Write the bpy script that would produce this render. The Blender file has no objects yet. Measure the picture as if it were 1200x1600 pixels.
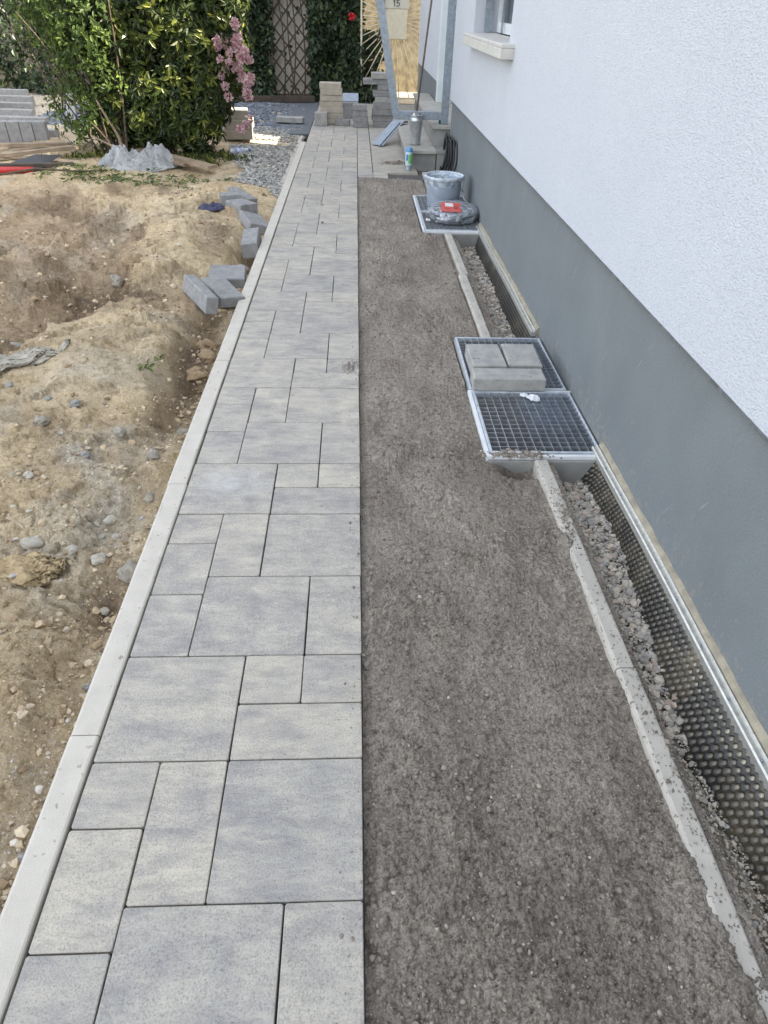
import bpy, math, random
import numpy as np
from mathutils import Vector, Matrix

rng = np.random.default_rng(7)
random.seed(7)
S = bpy.context.scene
COL = S.collection

# ------------------------------------------------------------------ camera, sky, sun, exposure
PITCH, YAW, ROLL, CX, H = 0.65644, 0.053025, 0.031812, -0.014916, 1.35638
F = Vector((math.sin(YAW) * math.cos(PITCH), math.cos(YAW) * math.cos(PITCH), -math.sin(PITCH)))
R0 = F.cross(Vector((0, 0, 1))).normalized()
U0 = R0.cross(F)
RR = math.cos(ROLL) * R0 + math.sin(ROLL) * U0
UU = -math.sin(ROLL) * R0 + math.cos(ROLL) * U0
cam_d = bpy.data.cameras.new('camera')
cam = bpy.data.objects.new('camera', cam_d)
COL.objects.link(cam)
M = Matrix(((RR.x, UU.x, -F.x, CX), (RR.y, UU.y, -F.y, 0), (RR.z, UU.z, -F.z, H), (0, 0, 0, 1)))
cam.matrix_world = M
cam_d.sensor_fit = 'HORIZONTAL'
cam_d.sensor_width = 36
cam_d.lens = 36 * 1038.9 / 1200
cam_d.clip_start = 0.02
cam_d.clip_end = 600
S.camera = cam

SUN_EL = math.radians(42)
to_sun_xy = Vector((1.0, -0.15)).normalized()
SUN_DIR = Vector((to_sun_xy.x * math.cos(SUN_EL), to_sun_xy.y * math.cos(SUN_EL), math.sin(SUN_EL)))
world = bpy.data.worlds.new('World')
S.world = world
world.use_nodes = True
wn = world.node_tree.nodes
wl = world.node_tree.links
wn.clear()
wo = wn.new('ShaderNodeOutputWorld')
bg = wn.new('ShaderNodeBackground')
sky = wn.new('ShaderNodeTexSky')
sky.sky_type = 'NISHITA'
sky.sun_disc = False
sky.sun_elevation = SUN_EL
sky.sun_rotation = math.atan2(SUN_DIR.x, SUN_DIR.y)
sky.dust_density = 2.5
sky.ozone_density = 1.0
hs = wn.new('ShaderNodeHueSaturation')          # a milky, slightly hazy blue sky
hs.inputs['Saturation'].default_value = 0.36
wl.new(sky.outputs[0], hs.inputs['Color'])
wl.new(hs.outputs[0], bg.inputs['Color'])
bg.inputs['Strength'].default_value = 0.15
wl.new(bg.outputs[0], wo.inputs['Surface'])
sun_d = bpy.data.lights.new('sun', 'SUN')
sun_d.energy = 4.4
sun_d.angle = math.radians(0.5)
sun_d.color = (1.0, 0.9, 0.74)
sun = bpy.data.objects.new('sun', sun_d)
COL.objects.link(sun)
sun.rotation_euler = (-SUN_DIR).to_track_quat('-Z', 'Y').to_euler()
sun.location = (8, -4, 12)
S.view_settings.view_transform = 'Standard'
S.view_settings.look = 'None'
S.view_settings.exposure = 2.32
S.view_settings.gamma = 1

# ------------------------------------------------------------------ helpers: objects
def obj(name, me, mat=None, parent=None, loc=None, rot=None):
    o = bpy.data.objects.new(name, me)
    COL.objects.link(o)
    if me is not None and mat is not None and not me.materials:
        me.materials.append(mat)
    if parent is not None:
        o.parent = parent
    if loc is not None:
        o.location = loc
    if rot is not None:
        o.rotation_euler = rot
    return o

def tag(o, label=None, cat=None, group=None, kind=None):
    if label: o['label'] = label
    if cat: o['category'] = cat
    if group: o['group'] = group
    if kind: o['kind'] = kind
    return o

def thing(name, label, cat, loc=(0, 0, 0), rot=(0, 0, 0), group=None):
    o = bpy.data.objects.new(name, None)
    COL.objects.link(o)
    o.empty_display_size = 0.05
    o.location = loc
    o.rotation_euler = rot
    return tag(o, label, cat, group)

def structure(name, me, mat, label=None):
    return tag(obj(name, me, mat), label=label, kind='structure')

class MB:
    def __init__(self):
        self.v = []; self.f = []; self.sm = []
    def add(self, vs, fs, smooth=False):
        b = len(self.v)
        self.v += [tuple(p) for p in vs]
        self.f += [tuple(i + b for i in f) for f in fs]
        self.sm += [smooth] * len(fs)
        return self
    def box(self, x0, y0, z0, x1, y1, z1, ch=0.0, rot=None, c=None):
        if ch <= 0:
            vs = [(x, y, z) for z in (z0, z1) for y in (y0, y1) for x in (x0, x1)]
            fs = [(0, 2, 3, 1), (4, 5, 7, 6), (0, 1, 5, 4), (2, 6, 7, 3), (0, 4, 6, 2), (1, 3, 7, 5)]
        else:
            vs = []
            for z, i in ((z0, ch), (z0 + ch, 0), (z1 - ch, 0), (z1, ch)):
                vs += [(x0 + i, y0 + i, z), (x1 - i, y0 + i, z), (x1 - i, y1 - i, z), (x0 + i, y1 - i, z)]
            fs = [(3, 2, 1, 0), (12, 13, 14, 15)]
            for k in range(3):
                for j in range(4):
                    a = 4 * k + j; b2 = 4 * k + (j + 1) % 4
                    fs.append((a, b2, b2 + 4, a + 4))
        if rot is not None:
            cc = Vector(c) if c is not None else Vector(((x0 + x1) / 2, (y0 + y1) / 2, (z0 + z1) / 2))
            vs = [tuple(rot @ (Vector(p) - cc) + cc) for p in vs]
        return self.add(vs, fs)
    def tube(self, pts, r, seg=8, caps=True, smooth=True):
        pts = [Vector(p) for p in pts]
        n = len(pts)
        rs = r if isinstance(r, (list, tuple)) else [r] * n
        vs = []; ref = None
        for i, p in enumerate(pts):
            t = (pts[min(i + 1, n - 1)] - pts[max(i - 1, 0)]).normalized()
            if ref is None:
                ref = t.orthogonal().normalized()
            ref = (ref - t * ref.dot(t))
            ref = ref.normalized() if ref.length > 1e-6 else t.orthogonal().normalized()
            b = t.cross(ref)
            for k in range(seg):
                a = 2 * math.pi * k / seg
                vs.append(tuple(p + (ref * math.cos(a) + b * math.sin(a)) * rs[i]))
        fs = []
        for i in range(n - 1):
            for k in range(seg):
                k2 = (k + 1) % seg
                fs.append((i * seg + k, i * seg + k2, (i + 1) * seg + k2, (i + 1) * seg + k))
        self.add(vs, fs, smooth)
        if caps:
            b0 = len(self.v) - len(vs)
            self.f.append(tuple(b0 + k for k in reversed(range(seg)))); self.sm.append(False)
            self.f.append(tuple(b0 + (n - 1) * seg + k for k in range(seg))); self.sm.append(False)
        return self
    def bar(self, a, b, w, h, up=(0, 0, 1)):
        a = Vector(a); b = Vector(b); t = (b - a).normalized(); up = Vector(up)
        s = t.cross(up).normalized(); u = s.cross(t)
        vs = []
        for p in (a, b):
            for i, j in ((-1, -1), (1, -1), (1, 1), (-1, 1)):
                vs.append(tuple(p + s * (w / 2 * i) + u * (h / 2 * j)))
        return self.add(vs, [(3, 2, 1, 0), (4, 5, 6, 7), (0, 1, 5, 4), (1, 2, 6, 5), (2, 3, 7, 6), (3, 0, 4, 7)])
    def lathe(self, prof, seg=32, c=(0, 0, 0), smooth=True):
        vs = []; fs = []
        for r, z in prof:
            for k in range(seg):
                a = 2 * math.pi * k / seg
                vs.append((c[0] + r * math.cos(a), c[1] + r * math.sin(a), c[2] + z))
        for i in range(len(prof) - 1):
            for k in range(seg):
                k2 = (k + 1) % seg
                fs.append((i * seg + k, i * seg + k2, (i + 1) * seg + k2, (i + 1) * seg + k))
        return self.add(vs, fs, smooth)
    def mesh(self, name):
        me = bpy.data.meshes.new(name)
        me.from_pydata(self.v, [], self.f)
        me.polygons.foreach_set('use_smooth', self.sm)
        me.update()
        return me

def grid_mesh(name, X, Y, Z, smooth=True, attrs=None):
    ny, nx = X.shape
    me = bpy.data.meshes.new(name)
    n = nx * ny
    co = np.stack([X, Y, Z], -1).reshape(-1).astype(np.float32)
    idx = np.arange(n).reshape(ny, nx)
    q = np.stack([idx[:-1, :-1], idx[:-1, 1:], idx[1:, 1:], idx[1:, :-1]], -1).reshape(-1, 4)
    me.vertices.add(n); me.vertices.foreach_set('co', co)
    me.loops.add(q.size); me.loops.foreach_set('vertex_index', q.reshape(-1).astype(np.int32))
    me.polygons.add(len(q)); me.polygons.foreach_set('loop_start', np.arange(0, q.size, 4, dtype=np.int32))
    me.update(calc_edges=True)
    me.polygons.foreach_set('use_smooth', np.full(len(q), smooth))
    for k, a in (attrs or {}).items():
        at = me.attributes.new(k, 'FLOAT', 'POINT')
        at.data.foreach_set('value', a.reshape(-1).astype(np.float32))
    return me

def poly_mesh(name, V, Fs, smooth=False, attrs=None):
    """V (n,3), Fs (m,k) faces all with k corners"""
    me = bpy.data.meshes.new(name)
    k = Fs.shape[1]
    me.vertices.add(len(V)); me.vertices.foreach_set('co', V.reshape(-1).astype(np.float32))
    me.loops.add(Fs.size); me.loops.foreach_set('vertex_index', Fs.reshape(-1).astype(np.int32))
    me.polygons.add(len(Fs)); me.polygons.foreach_set('loop_start', np.arange(0, Fs.size, k, dtype=np.int32))
    me.update(calc_edges=True)
    me.polygons.foreach_set('use_smooth', np.full(len(Fs), smooth))
    for kk, a in (attrs or {}).items():
        at = me.attributes.new(kk, 'FLOAT', 'POINT')
        at.data.foreach_set('value', a.reshape(-1).astype(np.float32))
    return me

# numpy value noise
def _h(ix, iy, s):
    h = (ix.astype(np.int64) * 374761393 + iy.astype(np.int64) * 668265263 + s * 1274126177) & 0xffffffff
    h = ((h ^ (h >> 13)) * 1274126177) & 0xffffffff
    return ((h ^ (h >> 16)) & 0xffffff) / float(0xffffff)
def vn(x, y, s=0):
    ix = np.floor(x); iy = np.floor(y); fx = x - ix; fy = y - iy
    ux = fx * fx * (3 - 2 * fx); uy = fy * fy * (3 - 2 * fy)
    a = _h(ix, iy, s); b = _h(ix + 1, iy, s); c = _h(ix, iy + 1, s); d = _h(ix + 1, iy + 1, s)
    return (a + (b - a) * ux + (c - a) * uy + (a - b - c + d) * ux * uy) * 2 - 1
def fbm(x, y, f, o=4, s=0, g=0.5):
    r = 0; a = 1; t = 0
    for i in range(o):
        c, sn = math.cos(0.6 * i + .3), math.sin(0.6 * i + .3)
        r = r + a * vn((x * c - y * sn) * f, (x * sn + y * c) * f, s + i * 17); t += a; a *= g; f *= 2.03
    return r / t
def lumps(x, y, f, s=0):
    """rounded lumps: cellular noise, 0..1, high at the cell centres"""
    gx = x * f; gy = y * f; ix = np.floor(gx); iy = np.floor(gy); d = np.full(gx.shape, 9.0)
    for i in (-1, 0, 1):
        for j in (-1, 0, 1):
            cx = ix + i; cy = iy + j
            px = cx + _h(cx, cy, s); py = cy + _h(cx, cy, s + 5)
            r = 0.45 + 0.75 * _h(cx, cy, s + 9)
            d = np.minimum(d, ((gx - px) ** 2 + (gy - py) ** 2) / (r * r))
    return np.sqrt(np.clip(1 - d, 0, 1))
def sst(a, b, x):
    t = np.clip((x - a) / (b - a), 0, 1); return t * t * (3 - 2 * t)
def gauss(x, y, cx, cy, sx, sy=None):
    sy = sy or sx
    return np.exp(-((x - cx) / sx) ** 2 - ((y - cy) / sy) ** 2)

# ------------------------------------------------------------------ helpers: materials
def mat_nodes(name):
    m = bpy.data.materials.new(name); m.use_nodes = True
    nt = m.node_tree
    return m, nt, nt.nodes['Principled BSDF']
def nd(nt, t, **kw):
    n = nt.nodes.new(t)
    for k, v in kw.items():
        if k in n.inputs: n.inputs[k].default_value = v
        else: setattr(n, k, v)
    return n
def pos(nt, scale=(1, 1, 1), src='world', rnd=False):
    if src == 'world':
        g = nd(nt, 'ShaderNodeNewGeometry'); o = g.outputs['Position']
    else:
        g = nd(nt, 'ShaderNodeTexCoord'); o = g.outputs['Object']
    mp = nd(nt, 'ShaderNodeMapping'); mp.inputs['Scale'].default_value = scale
    nt.links.new(o, mp.inputs['Vector'])
    if rnd:
        oi = nd(nt, 'ShaderNodeObjectInfo')
        ml = nd(nt, 'ShaderNodeMath', operation='MULTIPLY'); ml.inputs[1].default_value = 37.0
        nt.links.new(oi.outputs['Random'], ml.inputs[0]); nt.links.new(ml.outputs[0], mp.inputs['Location'])
    return mp.outputs[0]
def noise(nt, vec, scale, detail=4, rough=0.55, dist=0.0):
    n = nd(nt, 'ShaderNodeTexNoise'); n.inputs['Scale'].default_value = scale
    n.inputs['Detail'].default_value = detail; n.inputs['Roughness'].default_value = rough
    n.inputs['Distortion'].default_value = dist
    nt.links.new(vec, n.inputs['Vector']); return n.outputs[0]
def ramp(nt, fac, stops):
    r = nd(nt, 'ShaderNodeValToRGB'); e = r.color_ramp.elements
    while len(e) < len(stops): e.new(0.5)
    for i, (p, c) in enumerate(stops):
        e[i].position = p; e[i].color = (c[0], c[1], c[2], 1) if isinstance(c, (tuple, list)) else (c, c, c, 1)
    nt.links.new(fac, r.inputs[0]); return r.outputs[0]
def mix(nt, fac, a, b, mode='MIX'):
    m = nd(nt, 'ShaderNodeMix', data_type='RGBA', blend_type=mode)
    for i, v in ((0, fac), (6, a), (7, b)):
        if isinstance(v, (int, float)): m.inputs[i].default_value = v
        elif isinstance(v, (tuple, list)): m.inputs[i].default_value = (v[0], v[1], v[2], 1)
        else: nt.links.new(v, m.inputs[i])
    return m.outputs[2]
def bump(nt, bs, height, strength, dist, prev=None):
    b = nd(nt, 'ShaderNodeBump'); b.inputs['Strength'].default_value = strength; b.inputs['Distance'].default_value = dist
    nt.links.new(height, b.inputs['Height'])
    if prev is not None: nt.links.new(prev, b.inputs['Normal'])
    nt.links.new(b.outputs[0], bs.inputs['Normal']); return b.outputs[0]
def attr(nt, name):
    a = nd(nt, 'ShaderNodeAttribute'); a.attribute_name = name; return a.outputs['Fac']

def simple(name, c1, c2=None, scale=20, rough=0.8, metal=0.0, bs=None, bstr=0.3, bd=0.002, spots=None, spec=None, src='world', lohi=(.35, .65), detail=5):
    m, nt, b = mat_nodes(name)
    c2 = c2 or tuple(x * 0.75 for x in c1)
    v = pos(nt, src=src)
    n = noise(nt, v, scale, detail, 0.6)
    c = ramp(nt, n, [(lohi[0], c1), (lohi[1], c2)])
    if spots:
        sc, th, col = spots
        n2 = noise(nt, v, sc, 3, 0.7)
        c = mix(nt, ramp(nt, n2, [(th, 0.0), (th + .04, 1.0)]), c, col)
    nt.links.new(c, b.inputs['Base Color'])
    b.inputs['Roughness'].default_value = rough; b.inputs['Metallic'].default_value = metal
    if spec is not None: b.inputs['Specular IOR Level'].default_value = spec
    if bs: bump(nt, b, noise(nt, v, bs, 4, 0.6), bstr, bd)
    return m

MT = {}
# paving slab: grey-blue concrete with cloudy streaks
def slab_mat(name, lift=1.0):
    m, nt, b = mat_nodes(name)
    oi = nd(nt, 'ShaderNodeObjectInfo')
    v = pos(nt, (1, 1, 1), rnd=True); vs = pos(nt, (1.0, 3.4, 1), rnd=True)
    a = noise(nt, vs, 5.5, 5, 0.62, 0.6)
    w = noise(nt, v, 9, 5, 0.65, 0.3)
    l = lambda c: tuple(x * lift for x in c)
    c = ramp(nt, a, [(.30, l((.25, .25, .262))), (.43, l((.335, .327, .32))), (.54, l((.41, .40, .375))), (.68, l((.49, .475, .435)))])
    c2 = ramp(nt, w, [(.34, l((.25, .25, .268))), (.5, l((.375, .366, .346))), (.66, l((.48, .46, .415)))])
    c = mix(nt, 0.5, c, c2)
    tone = ramp(nt, oi.outputs['Random'], [(0, (.83, .845, .88)), (.5, (.94, .945, .95)), (1, (1.03, 1.02, 1.0))])
    c = mix(nt, 1.0, c, tone, 'MULTIPLY')
    g = noise(nt, v, 260, 3, 0.7)
    c = mix(nt, 0.6, c, ramp(nt, g, [(.3, (.35, .35, .35)), (.48, (1, 1, 1)), (.72, (1.35, 1.34, 1.32))]), 'MULTIPLY')
    sp = noise(nt, v, 95, 2, 0.5)
    c = mix(nt, ramp(nt, sp, [(.72, 0.0), (.76, .6)]), c, (.15, .145, .14))
    d = noise(nt, v, 3.2, 5, .7)
    c = mix(nt, ramp(nt, d, [(.62, 0.0), (.8, .35)]), c, (.34, .30, .24))
    # dusty streaks and a chalky scuff on one slab
    st = noise(nt, pos(nt, (1.5, 5, 1), rnd=True), 7, 6, .75, .8)
    c = mix(nt, ramp(nt, st, [(.50, 0.0), (.72, .55)]), c, l((.205, .205, .212)))
    c = mix(nt, ramp(nt, st, [(.30, .5), (.46, 0.0)]), c, l((.50, .475, .42)))
    gp_ = nd(nt, 'ShaderNodeNewGeometry'); mp_ = nd(nt, 'ShaderNodeMapping')
    mp_.inputs['Location'].default_value = (.44 * 6.5, -1.93 * 9, 0); mp_.inputs['Scale'].default_value = (6.5, 9, 0)
    nt.links.new(gp_.outputs['Position'], mp_.inputs['Vector'])
    ln = nd(nt, 'ShaderNodeVectorMath', operation='LENGTH'); nt.links.new(mp_.outputs[0], ln.inputs[0])
    sc_ = mix(nt, 1.0, ramp(nt, ln.outputs['Value'], [(.35, 1.0), (1.0, 0.0)]), ramp(nt, noise(nt, v, 9, 6, .75), [(.36, 0.0), (.66, .62)]), 'MULTIPLY')
    c = mix(nt, sc_, c, (.56, .59, .65))
    c = mix(nt, 1.0, c, (1.02, .965, .875), 'MULTIPLY')
    nt.links.new(c, b.inputs['Base Color'])
    b.inputs['Roughness'].default_value = .78; b.inputs['Specular IOR Level'].default_value = .35
    bb = bump(nt, b, g, .8, .0016)
    bump(nt, b, noise(nt, v, 70, 4, .6), .5, .003, bb)
    return m
MT['slab'] = slab_mat('slab_concrete', 1.12)
MT['oldslab'] = simple('old_concrete', (.42, .385, .32), (.33, .31, .265), 9, .85, bs=180, bstr=.4, bd=.001, spots=(30, .66, (.2, .17, .13)))
MT['kerb'] = simple('kerb_concrete', (.57, .53, .455), (.49, .455, .39), 14, .85, bs=240, bstr=.8, bd=.0014, spots=(46, .64, (.30, .27, .22)), lohi=(.3, .7))
MT['kerb2'] = simple('kerb_concrete_warm', (.50, .465, .40), (.40, .37, .32), 9, .88, bs=200, bstr=.6, bd=.0014, spots=(60, .60, (.16, .14, .12)))
MT['concrete'] = simple('grey_concrete', (.30, .295, .27), (.215, .21, .20), 8, .9, bs=120, bstr=.5, bd=.002)
MT['steptop'] = simple('step_concrete', (.43, .41, .36), (.32, .305, .27), 6, .85, bs=160, bstr=.4, bd=.001, spots=(16, .64, (.2, .18, .14)))
MT['block'] = simple('block_concrete', (.40, .385, .35), (.29, .285, .27), 16, .85, bs=190, bstr=.8, bd=.0018, spots=(45, .64, (.14, .13, .11)))
MT['block_dark'] = simple('block_concrete_dark', (.30, .295, .285), (.215, .212, .21), 22, .85, bs=190, bstr=.8, bd=.0018, spots=(40, .66, (.1, .095, .085)))
MT['block_warm'] = simple('block_concrete_warm', (.46, .41, .33), (.36, .32, .26), 14, .85, bs=150, bstr=.6, bd=.0018)
MT['galv'] = simple('galvanised_steel', (.34, .38, .43), (.24, .275, .315), 34, .5, .55, spots=(60, .62, (.45, .48, .52)), src='object')
MT['galv_bright'] = simple('bright_galvanised_steel', (.62, .64, .66), (.45, .47, .5), 25, .35, .85)
MT['frame'] = simple('frame_metal', (.58, .62, .65), (.44, .48, .52), 30, .42, .3, spots=(40, .66, (.25, .23, .2)))
MT['rail'] = simple('aluminium_rail', (.60, .59, .54), (.45, .44, .40), 60, .42, .55, spots=(50, .68, (.3, .27, .22)))
MT['foam'] = simple('yellowed_foam_strip', (.38, .335, .245), (.26, .23, .175), 25, .95, bs=90, bstr=.6, bd=.002)
MT['black'] = simple('black_rubber', (.016, .016, .018), (.026, .026, .028), 20, .5)
MT['white_plastic'] = simple('white_plastic', (.72, .74, .75), (.62, .63, .63), 8, .4)
MT['wood'] = simple('weathered_wood', (.33, .25, .17), (.21, .155, .105), 9, .85, bs=60, bstr=.4, bd=.002)
MT['wood_dark'] = simple('dark_wood', (.10, .075, .055), (.05, .04, .03), 9, .9)
MT['bark'] = simple('bark', (.13, .095, .06), (.06, .045, .03), 30, .95, bs=70, bstr=.8, bd=.004)
MT['rock'] = simple('grey_stone', (.34, .30, .235), (.22, .20, .165), 30, .9, bs=110, bstr=.8, bd=.003)
MT['rock_light'] = simple('pale_stone', (.46, .42, .34), (.34, .315, .26), 30, .9, bs=110, bstr=.8, bd=.003)
MT['rock_blue'] = simple('blue_grey_stone', (.31, .30, .28), (.21, .205, .195), 40, .85, bs=110, bstr=.8, bd=.003)
MT['clod'] = simple('sandy_clod', (.38, .28, .165), (.26, .185, .11), 35, .95, bs=90, bstr=1, bd=.004)
MT['red'] = simple('red_pipe', (.50, .035, .03), (.38, .03, .03), 10, .5)
MT['green'] = simple('green_glass', (.02, .13, .06), (.015, .1, .05), 10, .2)

def stucco(name, c1, c2, sc, strength, dist, scratch=False):
    m, nt, b = mat_nodes(name)
    v = pos(nt, (1, 1, 1)); v2 = pos(nt, (1, .55, 1.0))
    n = noise(nt, v, 2.2, 5, .6)
    c = ramp(nt, n, [(.3, c1), (.7, c2)])
    g = noise(nt, v2, sc, 3, .55, .4)
    vo = nd(nt, 'ShaderNodeTexVoronoi', feature='SMOOTH_F1'); vo.inputs['Scale'].default_value = sc * .9
    nt.links.new(v2, vo.inputs['Vector'])
    c = mix(nt, .28, c, ramp(nt, g, [(.35, (.45, .46, .48)), (.52, (1, 1, 1))]), 'MULTIPLY')
    if scratch:
        ws = pos(nt, (1, 26, 1.3))
        mp = nd(nt, 'ShaderNodeMapping'); mp.inputs['Rotation'].default_value = (math.radians(62), 0, 0)
        g0 = nd(nt, 'ShaderNodeNewGeometry'); nt.links.new(g0.outputs['Position'], mp.inputs['Vector'])
        mp2 = nd(nt, 'ShaderNodeMapping'); mp2.inputs['Scale'].default_value = (1, 1.5, 40)
        nt.links.new(mp.outputs[0], mp2.inputs['Vector'])
        s = noise(nt, mp2.outputs[0], 2.6, 2, .5)
        c = mix(nt, ramp(nt, s, [(.745, 0.0), (.765, .35)]), c, (.5, .53, .55))
        d = noise(nt, v, 420, 1, .5)
        c = mix(nt, ramp(nt, d, [(.72, 0.0), (.76, .6)]), c, (.5, .53, .56))
        mz = nd(nt, 'ShaderNodeSeparateXYZ'); nt.links.new(v, mz.inputs[0])
        mud = noise(nt, v, 38, 6, .8)
        hgt = nd(nt, 'ShaderNodeMapRange'); hgt.inputs[1].default_value = .02; hgt.inputs[2].default_value = .30; hgt.inputs[3].default_value = .10; hgt.inputs[4].default_value = -.10
        nt.links.new(mz.outputs[2], hgt.inputs[0])
        ad = nd(nt, 'ShaderNodeMath', operation='ADD'); nt.links.new(mud, ad.inputs[0]); nt.links.new(hgt.outputs[0], ad.inputs[1])
        c = mix(nt, ramp(nt, ad.outputs[0], [(.60, 0.0), (.66, .5)]), c, (.30, .27, .22))
        st = noise(nt, pos(nt, (1, 1.6, .6)), 3.5, 6, .7)
        c = mix(nt, ramp(nt, st, [(.54, 0.0), (.74, .35)]), c, (.24, .25, .235))
    nt.links.new(c, b.inputs['Base Color'])
    b.inputs['Roughness'].default_value = .9; b.inputs['Specular IOR Level'].default_value = .25
    bb = bump(nt, b, vo.outputs['Distance'], strength * .45, dist)
    bump(nt, b, g, strength, dist, bb)
    return m
MT['white_render'] = stucco('white_render', (.59, .61, .65), (.56, .58, .625), 230, .9, .0042)
MT['grey_plinth'] = stucco('grey_plinth_coat', (.205, .225, .232), (.175, .192, .198), 300, .45, .0016, True)

# sand bed: grey-brown crumbly sand
def sand_mat():
    m, nt, b = mat_nodes('grey_bedding_sand')
    v = pos(nt)
    n = noise(nt, v, 3.0, 6, .65); g = noise(nt, v, 210, 5, .8); k = noise(nt, v, 60, 5, .7)
    st = noise(nt, pos(nt, (1, .35, 1)), 5, 5, .7, .5)
    c = ramp(nt, n, [(.33, (.285, .245, .204)), (.66, (.40, .350, .295))])
    c = mix(nt, .6, c, ramp(nt, st, [(.36, (.66, .65, .64)), (.52, (1, 1, 1)), (.68, (1.14, 1.14, 1.14))]), 'MULTIPLY')
    c = mix(nt, .85, c, ramp(nt, g, [(.32, (.30, .29, .27)), (.48, (.95, .95, .95)), (.70, (1.65, 1.62, 1.56))]), 'MULTIPLY')
    c = mix(nt, .75, c, ramp(nt, k, [(.34, (.42, .40, .38)), (.48, (1.0, 1.0, 1.0)), (.66, (1.3, 1.3, 1.3))]), 'MULTIPLY')
    nt.links.new(c, b.inputs['Base Color']); b.inputs['Roughness'].default_value = .95; b.inputs['Specular IOR Level'].default_value = .2
    bb = bump(nt, b, k, 1.0, .012)
    bump(nt, b, g, 1.0, .006, bb)
    return m
MT['sand'] = sand_mat()
MT['crumb'] = simple('sand_crumb', (.285, .25, .215), (.19, .165, .14), 60, .95, bs=200, bstr=.8, bd=.002)

def soil_mat():
    m, nt, b = mat_nodes('sandy_soil')
    v = pos(nt)
    n = noise(nt, v, 2.3, 6, .65, .4); g = noise(nt, v, 150, 5, .8); k = noise(nt, v, 24, 6, .75); kk = noise(nt, v, 7, 6, .75)
    tan = ramp(nt, n, [(.3, (.66, .505, .305)), (.55, (.79, .63, .405)), (.75, (.82, .69, .495))])
    brown = ramp(nt, n, [(.3, (.37, .27, .175)), (.7, (.56, .425, .28))])
    grey = ramp(nt, k, [(.35, (.54, .465, .355)), (.65, (.68, .61, .49))])
    c = mix(nt, attr(nt, 'brown'), tan, brown)
    c = mix(nt, attr(nt, 'grey'), c, grey)
    c = mix(nt, attr(nt, 'damp_shade'), c, ramp(nt, kk, [(.35, (.105, .075, .048)), (.65, (.26, .19, .125))]))
    c = mix(nt, .35, c, ramp(nt, kk, [(.35, (.55, .52, .47)), (.55, (1.05, 1.05, 1.05))]), 'MULTIPLY')
    c = mix(nt, .65, c, ramp(nt, g, [(.32, (.40, .37, .33)), (.48, (1, 1, 1)), (.72, (1.35, 1.35, 1.35))]), 'MULTIPLY')
    c = mix(nt, .8, c, ramp(nt, k, [(.33, (.55, .50, .44)), (.50, (1.0, 1.0, 1.0)), (.68, (1.12, 1.12, 1.12))]), 'MULTIPLY')
    nt.links.new(c, b.inputs['Base Color']); b.inputs['Roughness'].default_value = .97; b.inputs['Specular IOR Level'].default_value = .15
    bb = bump(nt, b, k, 1.0, .03)
    bump(nt, b, g, 1.0, .008, bb)
    return m
MT['soil'] = soil_mat()

def varied(name, stops, rough=.9, bs=None, sub=0.0, spec=.3, attrname='rnd'):
    """material whose colour is picked per piece from the stored random value"""
    m, nt, b = mat_nodes(name)
    c = ramp(nt, attr(nt, attrname), stops)
    v = pos(nt)
    c = mix(nt, .5, c, ramp(nt, noise(nt, v, 90, 3, .6), [(.3, (.7, .7, .7)), (.65, (1.1, 1.1, 1.1))]), 'MULTIPLY')
    nt.links.new(c, b.inputs['Base Color']); b.inputs['Roughness'].default_value = rough; b.inputs['Specular IOR Level'].default_value = spec
    if bs: bump(nt, b, noise(nt, v, bs, 3, .6), .7, .002)
    if sub > 0:
        tr = nd(nt, 'ShaderNodeBsdfTranslucent'); nt.links.new(c, tr.inputs['Color'])
        mx = nd(nt, 'ShaderNodeMixShader'); mx.inputs[0].default_value = sub
        nt.links.new(b.outputs[0], mx.inputs[1]); nt.links.new(tr.outputs[0], mx.inputs[2])
        nt.links.new(mx.outputs[0], nt.nodes['Material Output'].inputs['Surface'])
    return m
MT['leaf_dark'] = varied('rhododendron_leaf', [(0, (.028, .045, .016)), (.5, (.055, .08, .026)), (.75, (.14, .17, .036)), (1, (.32, .33, .06))], .36, sub=.42, spec=.5)
MT['leaf_light'] = varied('shrub_leaf', [(0, (.04, .07, .022)), (.5, (.09, .14, .036)), (1, (.22, .30, .06))], .5, sub=.4, spec=.4)
MT['leaf_ivy'] = varied('ivy_leaf', [(0, (.016, .03, .012)), (.6, (.034, .056, .022)), (.9, (.065, .095, .036)), (1, (.12, .15, .055))], .38, sub=.15, spec=.5)
MT['petal'] = varied('pink_petal', [(0, (.50, .25, .30)), (.5, (.64, .42, .44)), (1, (.76, .62, .60))], .6, sub=.3)
MT['gravel'] = varied('crushed_stone', [(0, (.30, .28, .25)), (.35, (.44, .41, .36)), (.65, (.60, .55, .46)), (.85, (.62, .52, .41)), (.93, (.46, .36, .29)), (1, (.42, .42, .42))], .9, 150)
MT['gravel_grey'] = varied('grey_gravel', [(0, (.20, .20, .19)), (.5, (.34, .33, .30)), (1, (.50, .48, .43))], .9, 150)
MT['gravel_blue'] = varied('dark_blue_gravel', [(0, (.10, .115, .14)), (.5, (.17, .19, .22)), (1, (.28, .30, .33))], .85)
MT['pebble'] = varied('soil_pebble', [(0, (.33, .255, .17)), (.4, (.48, .38, .255)), (.75, (.54, .46, .35)), (.9, (.36, .35, .34)), (1, (.62, .57, .48))], .92, 120)
MT['crumbs'] = varied('sand_crumbs', [(0, (.17, .145, .12)), (.6, (.25, .212, .175)), (.965, (.32, .275, .225)), (1, (.5, .45, .37))], .95, 200)

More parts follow.
